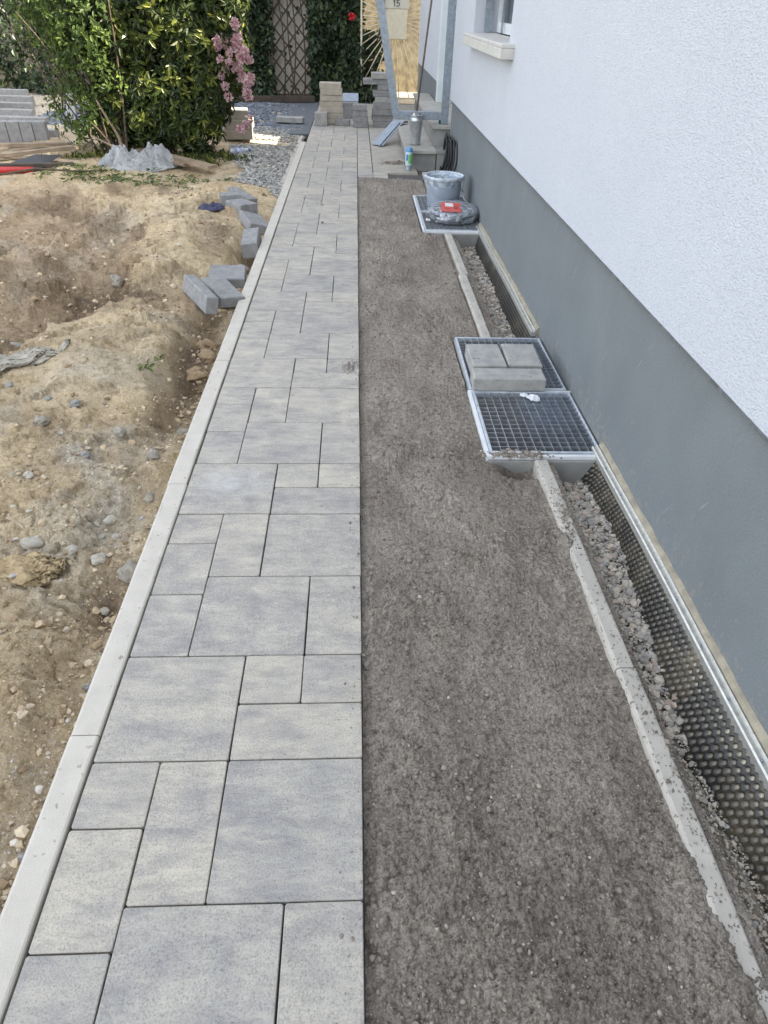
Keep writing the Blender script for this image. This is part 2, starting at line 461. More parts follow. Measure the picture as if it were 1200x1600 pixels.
# ------------------------------------------------------------------ piece clouds
def ico(sub=0):
    t = (1 + 5 ** .5) / 2
    v = [(-1, t, 0), (1, t, 0), (-1, -t, 0), (1, -t, 0), (0, -1, t), (0, 1, t), (0, -1, -t), (0, 1, -t), (t, 0, -1), (t, 0, 1), (-t, 0, -1), (-t, 0, 1)]
    f = [(0, 11, 5), (0, 5, 1), (0, 1, 7), (0, 7, 10), (0, 10, 11), (1, 5, 9), (5, 11, 4), (11, 10, 2), (10, 7, 6), (7, 1, 8), (3, 9, 4), (3, 4, 2), (3, 2, 6), (3, 6, 8), (3, 8, 9), (4, 9, 5), (2, 4, 11), (6, 2, 10), (8, 6, 7), (9, 8, 1)]
    v = [Vector(p).normalized() for p in v]
    for _ in range(sub):
        cache = {}; nf = []
        def mid(a, b):
            k = (min(a, b), max(a, b))
            if k not in cache:
                v.append(((v[a] + v[b]) / 2).normalized()); cache[k] = len(v) - 1
            return cache[k]
        for a, b, c in f:
            ab, bc, ca = mid(a, b), mid(b, c), mid(c, a)
            nf += [(a, ab, ca), (b, bc, ab), (c, ca, bc), (ab, bc, ca)]
        f = nf
    return np.array([tuple(p) for p in v]), np.array(f)
IV, IF = ico(0)
def rand_rot(n):
    q = rng.normal(size=(n, 4)); q /= np.linalg.norm(q, axis=1)[:, None]
    w, x, y, z = q.T
    return np.stack([np.stack([1 - 2 * (y * y + z * z), 2 * (x * y - z * w), 2 * (x * z + y * w)], -1),
                     np.stack([2 * (x * y + z * w), 1 - 2 * (x * x + z * z), 2 * (y * z - x * w)], -1),
                     np.stack([2 * (x * z - y * w), 2 * (y * z + x * w), 1 - 2 * (x * x + y * y)], -1)], 1)
def stones(name, P, sz, flat=.65, jag=.28, smooth=False):
    """one mesh of many angular stones at P with radii sz"""
    n = len(P)
    T = IV[None] * (1 + rng.normal(0, jag, (n, 12, 1)))
    T = T * np.stack([rng.uniform(.75, 1.25, n), rng.uniform(.75, 1.25, n), rng.uniform(flat - .15, flat + .2, n)], -1)[:, None]
    a = rng.uniform(0, 6.283, n); tl = rng.normal(0, .35, n)
    Rz = np.zeros((n, 3, 3)); Rz[:, 0, 0] = np.cos(a); Rz[:, 0, 1] = -np.sin(a); Rz[:, 1, 0] = np.sin(a); Rz[:, 1, 1] = np.cos(a); Rz[:, 2, 2] = 1
    Rx = np.zeros((n, 3, 3)); Rx[:, 0, 0] = 1; Rx[:, 1, 1] = np.cos(tl); Rx[:, 1, 2] = -np.sin(tl); Rx[:, 2, 1] = np.sin(tl); Rx[:, 2, 2] = np.cos(tl)
    T = np.einsum('nij,nkj->nki', np.einsum('nij,njk->nik', Rx, Rz), T)
    V = (T * sz[:, None, None] + P[:, None]).reshape(-1, 3)
    Fc = (IF[None] + (np.arange(n) * 12)[:, None, None]).reshape(-1, 3)
    r = np.repeat(rng.uniform(0, 1, n), 12)
    return poly_mesh(name, V, Fc, smooth, {'rnd': r})

def leaf_mesh(name, P, D, N, L, W, rnd, droop=.15, fold=.25):
    """leaves: base points P, directions D, normals N, lengths L, widths W; two folded quads each"""
    n = len(P)
    D = D / np.linalg.norm(D, axis=1)[:, None]
    Sd = np.cross(D, N); Sd /= (np.linalg.norm(Sd, axis=1)[:, None] + 1e-9)
    N = np.cross(Sd, D)
    L = L[:, None]; W = W[:, None]
    def pt(l, s, z): return P + D * L * l + Sd * W * s + N * (z * W - droop * L * l * l)
    Vs = np.stack([pt(0, 0, 0), pt(.3, -.42, fold), pt(.7, -.38, fold), pt(1, 0, 0), pt(.7, .38, fold), pt(.3, .42, fold)], 1)
    b = (np.arange(n) * 6)[:, None]
    Fq = np.concatenate([b + np.array([[0, 3, 2, 1]]), b + np.array([[0, 5, 4, 3]])])
    return poly_mesh(name, Vs.reshape(-1, 3), Fq, False, {'rnd': np.repeat(rnd, 6)})

def rock_mesh(name, r=(1, 1, 1), seed=0, sub=2, jag=.28):
    v, f = ico(sub)
    d = fbm(v[:, 0] * 1.3 + v[:, 2] * .7 + seed * 3.1, v[:, 1] * 1.3 - v[:, 2] * .9, 1.1, 3, seed)
    cut = np.abs(vn(v[:, 0] * 2.1 + seed, v[:, 2] * 2.1 + v[:, 1], seed + 3))
    v = v * (1 + jag * d[:, None] * 1.4 - .12 * cut[:, None]) * np.array(r)
    return poly_mesh(name, v, f, sub > 2)

# ------------------------------------------------------------------ terrain
def edge_x(Y):
    return np.interp(Y, [2.2, 2.9, 3.3, 3.6, 4.1, 4.6, 5.0, 5.6, 6.3, 7.2], [-2.0, -1.62, -1.50, -1.26, -1.36, -1.42, -1.52, -1.8, -2.4, -3.6])
def terrain(x, Y, fine=True):
    z = -0.035 + 0.05 * fbm(x, Y, 1.1, 3, 3) * sst(-.7, -1.2, x)
    z += .03 * sst(-.72, -1.3, x)
    # berm along the path and the slump beside the kerb
    z += .07 * gauss(x, Y, -1.12, 3.15, .34, .9) + .07 * gauss(x, Y, -1.2, 4.9, .35, 1.0) + .05 * gauss(x, Y, -1.5, 2.7, .5, .5)
    z -= (.11 * sst(2.15, 2.6, Y) * (1 - sst(3.35, 3.75, Y)) + .07 * sst(1.02, 1.15, Y) * (1 - sst(1.45, 1.6, Y)) + .05 * sst(4.2, 4.5, Y) * (1 - sst(5.1, 5.4, Y))) * sst(-.92 - .05 * vn(Y * 4, Y * 0, 8), -.78, x)
    z -= .05 * gauss(x, Y, -.76, 1.42, .05, .07)
    z -= .10 * gauss(x, Y, -.70, 4.75, .10, .22)
    # dug-out area on the left
    e = edge_x(Y) + .10 * fbm(x, Y, 4, 5, 21)
    pit = (.7 * sst(.015, -.03, x - e) + .3 * sst(-.12, -.17, x - e + .1 * fbm(x, Y, 5, 3, 23))) * sst(2.3, 3.0, Y) * (1 - sst(6.0, 7.0, Y))
    depth = .09 + .30 * np.exp(-((Y - 4.05) / .62) ** 2) * np.exp(-((x + 1.6) / .55) ** 2)
    z -= pit * depth
    z += .06 * gauss(x, Y, -1.0, 6.2, .35, .5) + .05 * gauss(x, Y, -2.6, 6.6, .5, .35)
    z += .035 * gauss(x, Y, -1.25, 1.60, .17, .10)
    z = z - .02 * sst(6.8, 7.5, Y) * sst(-1.5, -1.2, x)
    if fine:
        z = z - .020
        rough = .3 + .7 * np.clip(pit + gauss(x, Y, -.8, 3.0, .15, .9) + gauss(x, Y, -.78, 1.3, .1, .4) + .5 * gauss(x, Y, -1.1, 1.9, .5, .5), 0, 1)
        m1 = sst(-.05, .25, fbm(x, Y, 2.6, 3, 44)); m2 = sst(-.1, .3, fbm(x, Y, 5, 3, 47))
        z += .030 * fbm(x, Y, 5, 4, 31) * (.4 + rough)
        z += .034 * rough * lumps(x, Y, 9, 41) * m1
        z += .020 * rough * lumps(x, Y, 20, 51) * (.3 + m2) + .009 * lumps(x, Y, 46, 61) * (.15 + rough) * (.3 + m1)
        z += .0045 * lumps(x, Y, 95, 65) * (.3 + m2 + rough)
        z += .0035 * fbm(x, Y, 90, 3, 71)
        z -= .022 * rough * (1 - np.abs(fbm(x, Y, 7, 3, 75)) * 5).clip(0, 1) * m2
        for i_, (th, am) in enumerate(((.02, .022), (.22, .020), (-.16, .018))):
            led = fbm(x * 1.0 + .02 * vn(x * 30, Y * 30, 5), Y * 1.5, 2.0, 5, 78 + i_ * 7)
            z += am * (sst(th, th + .018, led) - .5) * sst(-.7, -.85, x) * (1 - sst(6.0, 6.8, Y))
        crk = 1 - np.abs(fbm(x, Y, 3.2, 4, 171)) / .018
        z -= .014 * crk.clip(0, 1) * sst(0, .3, fbm(x, Y, 1.7, 2, 173) + .1)
    z = z - .012 * sst(-.72, -.68, x)
    return z
def graded(y0, y1, k):
    ys = [y0]
    while ys[-1] < y1: ys.append(ys[-1] + max(.0026, k * (ys[-1] + 1.1) ** 2))
    return np.array(ys)
ys = graded(.15, 15.0, .00085)
t = np.linspace(0, 1, 380) ** 1.15
Yg = np.repeat(ys[:, None], len(t), 1)
Xg = -.674 - t[None] * (1.15 + .62 * Yg)
Zg = terrain(Xg, Yg)
ex = edge_x(Yg)
brown = np.clip(sst(.05, -.08, Xg - ex + .1 * fbm(Xg, Yg, 5, 3, 82)) * sst(2.3, 2.9, Yg) * (1 - sst(6.2, 7.0, Yg)) * .85 + .7 * gauss(Xg, Yg, -.8, 3.0, .1, .8) + .9 * gauss(Xg, Yg, -.77, 1.45, .06, .15)
                + .25 * sst(.9, .3, Yg) + .25 * sst(1.35, .9, Yg) + .8 * sst(.15, .45, fbm(Xg, Yg, 2.2, 4, 90)) * .6 + .3 * sst(6.6, 7.4, Yg), 0, 1)
grey = np.clip(1.1 * gauss(Xg, Yg, -1.15, 2.05, .42, .45) * sst(-.25, .25, fbm(Xg, Yg, 5, 4, 95)) + .5 * sst(.1, .5, fbm(Xg, Yg, 3, 4, 99)) + sst(7.2, 7.8, Yg) * sst(-1.45, -1.25, Xg) * .9 + sst(9.2, 9.9, Yg), 0, 1)
damp_shade = np.clip(1.1 * gauss(Xg, Yg, -1.58, 4.15, .26, .42) * sst(.10, -.10, Xg - ex) + .9 * gauss(Xg, Yg, -1.75, 3.55, .5, .30) * sst(-.15, .2, fbm(Xg, Yg, 4, 4, 305)) + .9 * gauss(Xg, Yg, -.80, 3.05, .07, .7) + .8 * gauss(Xg, Yg, -.755, 1.42, .035, .09)
               + .7 * gauss(Xg, Yg, -1.0, 5.05, .12, .25) * sst(0, .3, fbm(Xg, Yg, 6, 3, 307)) + .45 * sst(.12, .4, fbm(Xg, Yg, 3.1, 5, 309)) * sst(2.5, 3.4, Yg), 0, .9)  # damp soil, plus shade painted into the slump and hollow by the kerb
structure('soil_ground', grid_mesh('soil_ground', Xg, Yg, Zg, True, {'brown': brown, 'grey': grey, 'damp_shade': damp_shade}), MT['soil'])
g = MB(); g.box(-300, -60, -.95, 300, 400, -.55)
structure('ground', g.mesh('ground'), simple('far_ground', (.16, .14, .09), (.08, .11, .045), .6, .95))

# sand bed
ys = graded(.12, 7.02, .0007)
xs = np.linspace(.001, .735, 330)
Xs, Ys = np.meshgrid(xs, ys)
def sand_h(x, Y, fine=True):
    z = -.0225 + .006 * fbm(x, Y, 2.5, 3, 103)
    z += .018 * sst(.75, .35, Y + .25 * fbm(x, Y, 4, 3, 105)) * sst(.55, .66, x) * (1 - sst(.662, .690, x + .03 * fbm(x, Y, 14, 4, 107)))
    z += .018 * gauss(x, Y, .655, 1.02, .04, .06) + .016 * gauss(x, Y, .665, 1.62, .022, .05) + .012 * gauss(x, Y, .665, 1.78, .02, .06) + .016 * gauss(x, Y, .71, .78, .02, .05)
    z -= .11 * gauss(x, Y, .60, 2.05, .055, .035)
    z -= .02 * sst(.615, .635, x) * sst(2.6, 3.0, Y)
    z -= .010 * sst(.45, .70, x) * sst(1.0, .7, np.abs(Y - 1.45))
    # two faint shoe prints
    for cx, cy, r in ((.565, 1.40, .052), (.105, 2.33, .06)):
        d = np.sqrt(((x - cx) / .75) ** 2 + ((Y - cy) / 1.15) ** 2) / r
        d = d + .35 * fbm(x, Y, 12, 4, 401)
        z += -.009 * (1 - sst(.75, 1.15, d)) + .004 * np.exp(-((d - 1.15) / .2) ** 2) * sst(-.2, .3, vn(x * 9, Y * 9, 403))
    z -= .012 * sst(.035, .0, x)
    if fine:
        k = 1 - .7 * sum(np.exp(-(((x - cx) / r) ** 2 + ((Y - cy) / (r * 1.3)) ** 2) ** 2) for cx, cy, r in ((.565, 1.40, .045), (.105, 2.33, .05)))
        a = .55 + .45 * sst(-.3, .3, fbm(x, Y, 3, 3, 111))
        z += k * a * (.0060 * fbm(x, Y, 22, 4, 113) + .0100 * lumps(x, Y, 40, 121) * sst(.0, .35, fbm(x, Y, 9, 2, 125)) + .0050 * lumps(x, Y, 24, 127) * sst(.15, .4, fbm(x, Y, 6, 2, 129)) + .0062 * lumps(x, Y, 90, 131) + .0040 * lumps(x, Y, 190, 135) + .0022 * fbm(x, Y, 200, 2, 141))
    return z
Zs = sand_h(Xs, Ys)
keep = ~((Xs > .478) & (((Ys > 2.10) & (Ys < 3.23)) | ((Ys > 5.16) & (Ys < 6.33))))
Zs = np.where(keep, Zs, -.10)
structure('sand_bed', grid_mesh('sand_bed', Xs, Ys, Zs), MT['sand'])

# crumbs lying on the sand
n = 11000
Yc = .2 + 6.6 * rng.uniform(0, 1, n) ** 2.0
Xc = rng.uniform(.01, .655, n)
ok = ~((Xc > .47) & (((Yc > 2.05) & (Yc < 3.25)) | (Yc > 5.1)))
Xc, Yc = Xc[ok], Yc[ok]
sz = .0011 + .0020 * rng.pareto(3.0, len(Xc)).clip(0, 2.6)
Pc = np.stack([Xc, Yc, sand_h(Xc, Yc) + sz * .3], -1)
tag(obj('sand_crumbs', stones('sand_crumbs', Pc, sz, .8, .12, True), MT['crumbs']), 'grey crumbs and tiny pebbles scattered over the sand bed', 'crumbs', kind='stuff')

n = 1500
Yc = .2 + 6.5 * rng.uniform(0, 1, n) ** 1.6; Xc = rng.uniform(.01, .655, n)
ok = ~((Xc > .47) & (((Yc > 2.05) & (Yc < 3.25)) | (Yc > 5.1))) & (rng.uniform(0, 1, n) < sst(-.2, .4, fbm(Xc, Yc, 3, 3, 222)))
Xc, Yc = Xc[ok], Yc[ok]; sz = .0026 + .0022 * rng.pareto(3.0, len(Xc)).clip(0, 2.0)
Pc = np.stack([Xc, Yc, sand_h(Xc, Yc) + sz * .2], -1)
tag(obj('sand_clods', stones('sand_clods', Pc, sz, .7, .2), MT['sand']), 'soft grey brown clods of bedding sand lying on the sand bed', 'clods', kind='stuff')

# pebbles in the soil
n = 20000
Yc = .2 + 8.6 * rng.uniform(0, 1, n) ** 1.9
Xc = -.69 - rng.uniform(0, 1, n) ** 1.3 * (.5 + .5 * Yc)
w = .12 + .9 * gauss(Xc, Yc, -1.15, 2.0, .4, .5) + .8 * gauss(Xc, Yc, -.75, 2.3, .12, 1.2) + .5 * gauss(Xc, Yc, -1.6, 3.9, .5, .6) + .5 * sst(1.3, .7, Yc) + .4 * sst(-.1, .5, fbm(Xc, Yc, 2.5, 3, 160))
ok = rng.uniform(0, 1, n) < w
Xc, Yc = Xc[ok], Yc[ok]
sz = .0014 + .0026 * rng.pareto(2.6, len(Xc)).clip(0, 3.6)
Pc = np.stack([Xc, Yc, terrain(Xc, Yc) + sz * .25], -1)
tag(obj('soil_pebbles', stones('soil_pebbles', Pc, sz, .6, .3), MT['pebble']), 'small pebbles and crumbs strewn over the sandy soil', 'pebbles', kind='stuff')

n = 30000
Yc = .25 + 6.6 * rng.uniform(0, 1, n) ** 1.5; Xc = -.70 - rng.uniform(0, 1, n) ** 1.2 * (.45 + .5 * Yc)
e_ = edge_x(Yc)
w = .05 + 1.0 * gauss(Xc, Yc, -.79, 3.0, .09, .8) + 1.0 * gauss(Xc, Yc, -.77, 1.4, .07, .3) + .75 * sst(.04, -.05, Xc - e_) * sst(2.6, 3.2, Yc) * sst(6.6, 5.5, Yc) * sst(-.3, .35, fbm(Xc, Yc, 3, 3, 320)) + .5 * sst(.1, .4, fbm(Xc, Yc, 2.4, 4, 322)) + .8 * gauss(Xc - e_ + .03, Yc, 0, 4.2, .09, 1.2)
ok = rng.uniform(0, 1, n) < w * .75
Xc, Yc = Xc[ok], Yc[ok]; sz = (.0024 + .0042 * rng.pareto(2.6, len(Xc)).clip(0, 3.2)) * (.7 + .12 * Yc)
Pc = np.stack([Xc, Yc, terrain(Xc, Yc) + sz * .12], -1)
MT['soil_clods'] = varied('soil_clods', [(0, (.22, .155, .095)), (.4, (.38, .285, .18)), (.75, (.56, .44, .29)), (1, (.66, .55, .39))], .97, 90, attrname='rnd', spec=.15)
tag(obj('soil_clods', stones('soil_clods', Pc, sz, .75, .24), MT['soil_clods']), 'broken sandy clods lying in the diggings and the slump beside the kerb', 'clods', kind='stuff')

# gravel shoulder beside the far path, dark gravel beyond
def scatter(x0, x1, y0, y1, n, s0, s1, zf, mask=None):
    X = rng.uniform(x0, x1, n); Y = rng.uniform(y0, y1, n)
    if mask is not None:
        k = mask(X, Y); X, Y = X[k], Y[k]
    s = rng.uniform(s0, s1, len(X))
    return np.stack([X, Y, zf(X, Y) + s * .3], -1), s
P1, s1_ = scatter(-1.75, -.66, 6.2, 10.2, 9500, .008, .018, lambda X, Y: terrain(X, Y) + .005,
                  lambda X, Y: (X + .25 * vn(X * 3, Y * 3, 5) > np.interp(Y, [6.2, 6.8, 7.6, 10], [-.78, -1.05, -1.35, -1.5])) & ~((np.abs(X + 1.15) < .35) & (np.abs(Y - 9.05 - .2 * (X + 1.1)) < .16)))
tag(obj('shoulder_gravel', stones('shoulder_gravel', P1, s1_), MT['gravel_grey']), 'pale grey crushed gravel spread beside the far end of the path', 'gravel', kind='stuff')
P1, s1_ = scatter(-4.2, -.62, 9.8, 12.8, 12000, .012, .022, lambda X, Y: terrain(X, Y))
tag(obj('dark_gravel', stones('dark_gravel', P1, s1_), MT['gravel_blue']), 'dark blue grey gravel in front of the trellis', 'gravel', kind='stuff')
g = MB(); g.box(-6.5, 9.75, -.4, -.62, 13.1, -.035)
structure('gravel_base', g.mesh('gravel_base'), simple('gravel_base', (.17, .18, .19), (.11, .12, .13), 60, .95, bs=80, bstr=1, bd=.01))

# ------------------------------------------------------------------ path paving
paving = bpy.data.objects.new('path_paving', None); COL.objects.link(paving)
tag(paving, 'path of mixed grey blue concrete slabs', kind='structure')
slab_cache = {}
def slab_mesh(w, d, var):
    k = (round(w, 3), round(d, 3), var)
    if k in slab_cache: return slab_cache[k]
    r = random.Random(hash(k) & 0xffff)
    g_ = .0017; c = .0035; ch = .0016; hw = w / 2 - g_; hd = d / 2 - g_
    ring = []
    for sx, sy in ((-1, -1), (1, -1), (1, 1), (-1, 1)):
        a = (sx * hw, sy * (hd - c)); b_ = (sx * (hw - c), sy * hd)
        ring += [a, b_] if sx * sy > 0 else [b_, a]
    # a mid point on every side, a little off line
    out = []
    for i, p in enumerate(ring):
        out.append(p)
        if i % 2 == 1:
            q = ring[(i + 1) % 8]
            out.append(((p[0] + q[0]) / 2 + r.uniform(-.0006, .0006), (p[1] + q[1]) / 2 + r.uniform(-.0006, .0006)))
    n_ = len(out)
    inn = [(x * (1 - ch / hw), y * (1 - ch / hd)) for x, y in out]
    vs = [(x, y, -.07) for x, y in out] + [(x, y, -ch) for x, y in out] + [(x, y, 0) for x, y in inn]
    fs = [tuple(range(2 * n_, 3 * n_))]
    for L_ in (0, 1):
        for j in range(n_):
            fs.append((L_ * n_ + j, L_ * n_ + (j + 1) % n_, (L_ + 1) * n_ + (j + 1) % n_, (L_ + 1) * n_ + j))
    me = MB().add(vs, fs).mesh('paving_slab')
    me.materials.append(MT['slab'])
    slab_cache[k] = me
    return me
U, Y0 = .15, .5509
def put_slab(xr, wc, ya, yb, par=paving):
    """xr: right column index (0 = path edge), wc columns wide; ya, yb in rows of 0.30"""
    w = wc * U; d = (yb - ya) * .3
    x = -xr * U - w / 2; y = Y0 + (ya + yb) / 2 * .3 + .0035 * x
    o = bpy.data.objects.new('paving_slab', slab_mesh(w, d, random.randint(0, 2))); COL.objects.link(o)
    o.parent = par
    o.location = (x + random.uniform(-.0007, .0007), y + random.uniform(-.0007, .0007), random.uniform(-.0012, .0008))
    o.rotation_euler = (random.uniform(-.004, .004), random.uniform(-.003, .003), random.uniform(-.0028, .0028) + .0035)
for k in range(-2, 41):
    t_ = k % 3
    if t_ == 0:
        put_slab(0, 2, k, k + 1); put_slab(2, 1, k, k + 1)
    elif t_ == 1:
        put_slab(2, 2, k, k + 1); put_slab(0, 2, k, k + .5); put_slab(0, 1, k + .5, k + 1); put_slab(1, 1, k + .5, k + 1)
    else:
        put_slab(1, 2, k, k + 1); put_slab(0, 1, k, k + 1)
        put_slab(3, 1, k, k + .75); put_slab(3, 1, k + .75, k + 1.5); put_slab(3, 1, k + 1.5, k + 2)
g = MB(); g.box(-.602, -.3, -.3, .0, 13.0, -.0125)
structure('joint_sand', g.mesh('joint_sand'), simple('joint_sand', (.045, .043, .045), (.025, .025, .027), 80, .95))

# the landing paving to the right of the far path
landing = bpy.data.objects.new('landing_paving', None); COL.objects.link(landing)
tag(landing, 'slabs laid across to the doorstep', kind='structure')
def lslab(x0, y0, x1, y1, m, name='paving_slab', dz=0.0):
    me = MB().box(x0 + .002, y0 + .002, -.06, x1 - .002, y1 - .002, dz, .002).mesh(name)
    return obj(name, me, m, landing)
lslab(.002, 7.03, .152, 7.26, MT['slab']); lslab(.152, 7.03, .30, 7.26, MT['slab'])
yy = 7.26
for d in (.3, .3, .45, .3, .45, .3, .3):
    lslab(.002, yy, .152, yy + d, MT['slab']); yy += d
lslab(.156, 7.26, .60, 8.05, MT['oldslab']); lslab(.156, 8.05, .60, 8.95, MT['oldslab'], dz=.002)
for y_ in (8.95, 9.4, 9.85):
    lslab(.156, y_, .6, y_ + .45, MT['slab'])
for y_ in (10.3, 10.9, 11.5, 12.1):
    for x_ in (.156, .6):
        lslab(x_, y_, x_ + .444, y_ + .6, MT['oldslab'])
lslab(.002, yy, .152, 12.7, MT['oldslab'])
g = MB(); g.box(.002, 7.02, -.3, 1.6, 13.0, -.02)
structure('landing_base', g.mesh('landing_base'), simple('landing_base', (.12, .11, .10), (.08, .075, .07), 60, .95))
# dirt spills on the paving
def spill(name, cx, cy, rx, ry, n, label, s=.003):
    X = rng.normal(cx, rx, n); Y = rng.normal(cy, ry, n); sz = rng.uniform(s * .3, s, n) * (1 + (rng.uniform(0, 1, n) > .93) * 1.2)
    P = np.stack([X, Y, .0005 + sz * .35], -1)
    return tag(obj(name, stones(name, P, sz, .7, .2), MT['crumbs']), label, 'crumbs', kind='stuff')
spill('spilled_sand', -.045, 2.86, .022, .03, 170, 'crumbs of sand spilled on a slab at the right edge of the path')
spill('spilled_sand', -.30, 6.15, .12, .25, 160, 'sparse crumbs of dirt on the far slabs')
spill('spilled_sand', .40, 7.75, .07, .05, 420, 'brown dirt on the pale slab in front of the doorstep', .006)
spill('spilled_sand', -.02, 2.6, .022, 2.0, 420, 'fine sand crumbs dusted along the right edge of the slab path', .0022)
spill('spilled_sand', .70, .9, .02, .28, 260, 'sand crumbs lying on the right hand kerb')
spill('spilled_sand', .69, 1.72, .016, .07, 260, 'sand crumbs lying across the kerb below the large grate')
spill('spilled_sand', .60, 2.115, .06, .012, 500, 'sand heaped on the front edge of the large grate', .006)

# ------------------------------------------------------------------ kerbs
def kerb_stone(w, L, hgt, m, warp=0, seed=0):
    n_ = 14; vs = []; fs = []; r = .009
    prof = [(-w / 2, -hgt), (-w / 2, -r), (-w / 2 + r * .3, -r * .3), (-w / 2 + r, 0), (w / 2 - r * .6, 0), (w / 2 - r * .15, -r * .2), (w / 2, -r * .6), (w / 2, -hgt)]
    rr = random.Random(seed)
    for i in range(n_ + 1):
        y = .0015 + (L - .003) * i / n_
        for j, (a, b_) in enumerate(prof):
            vs.append((a + (rr.uniform(-.0006, .0006) if 0 < j < 7 else 0) , y, b_ + (rr.uniform(-.0004, .0004) if 1 < j < 6 else 0)))
    k = len(prof)
    for i in range(n_):
        for j in range(k - 1):
            fs.append((i * k + j, (i + 1) * k + j, (i + 1) * k + j + 1, i * k + j + 1))
    fs.append(tuple(range(k))); fs.append(tuple(n_ * k + j for j in reversed(range(k))))
    me = MB().add(vs, fs).mesh('kerb_stone'); me.materials.append(m); return me
kerb = thing('lawn_kerb', 'pale concrete kerb edging the left side of the slab path', 'kerb', (-.639, 0, 0))
for i, y in enumerate(np.arange(-1.084, 8.6, 1.0)):
    me = kerb_stone(.068, 1.0, .25, MT['kerb'], seed=i)
    obj('kerb_stone', me, None, kerb, (random.uniform(-.0015, .0015), y, .003 + random.uniform(-.001, .001)), (0, 0, random.uniform(-.0015, .0015)))
haunch = MB()
for i in range(18):
    y = 6.5 + i * .17
    haunch.box(-.70 - .03 * random.random(), y, -.2, -.672, y + .168, -.03 + .012 * random.random(), .006)
tag(obj('concrete_haunch', haunch.mesh('concrete_haunch'), MT['kerb2']), 'rough concrete haunching along the far part of the left kerb', 'concrete')
kerb2 = thing('inner_kerb', 'narrow sandy concrete kerb between the sand bed and the gravel trench', 'kerb', (.695, 0, 0))
for i, (y, L_) in enumerate(((-.9, 1.0), (.1, .997), (1.097, .985), (3.215, 1.0), (4.215, .93), (6.33, 1.0))):
    me = kerb_stone(.050, L_, .25, MT['kerb2'], seed=40 + i)
    obj('kerb_stone', me, None, kerb2, (-.011 if y < 3 else (-.041 if y < 4 else -.026), y, -.001), (0, 0, .002 * (-1) ** i))

# ------------------------------------------------------------------ trench: crushed stone, light wells, membranes
def trench_z(X, Y): return -.118 + .02 * fbm(X, Y, 6, 3, 170) + .05 * sst(1.0, .6, Y) * sst(.80, .74, X) + .0 * sst(3, 3.2, Y) + .02 * sst(.77, .72, X)
xs = np.linspace(.70, .99, 60); ys = np.linspace(0, 7.4, 700); X, Y = np.meshgrid(xs, ys)
structure('trench_floor', grid_mesh('trench_floor', X, Y, trench_z(X, Y) - .012, True, {'brown': X * 0 + .5, 'grey': X * 0 + 1, 'damp_shade': X * 0}), MT['soil'])
n = 15000
Y = np.where(rng.uniform(0, 1, n) < .62, rng.uniform(.15, 2.1, n), rng.uniform(3.2, 5.2, n)); X = rng.uniform(.712, .90, n)
sz = rng.uniform(.0022, .0062, n) + .0075 * (rng.uniform(0, 1, n) > .90)
sz = np.where(Y < .95, sz * .55, sz)
P = np.stack([X, Y, trench_z(X, Y) + sz * rng.uniform(-.2, .8, n)], -1)
tag(obj('trench_stones', stones('trench_stones', P, sz, .7, .22), MT['gravel']), 'beige crushed stone filling the trench beside the wall', 'gravel', kind='stuff')

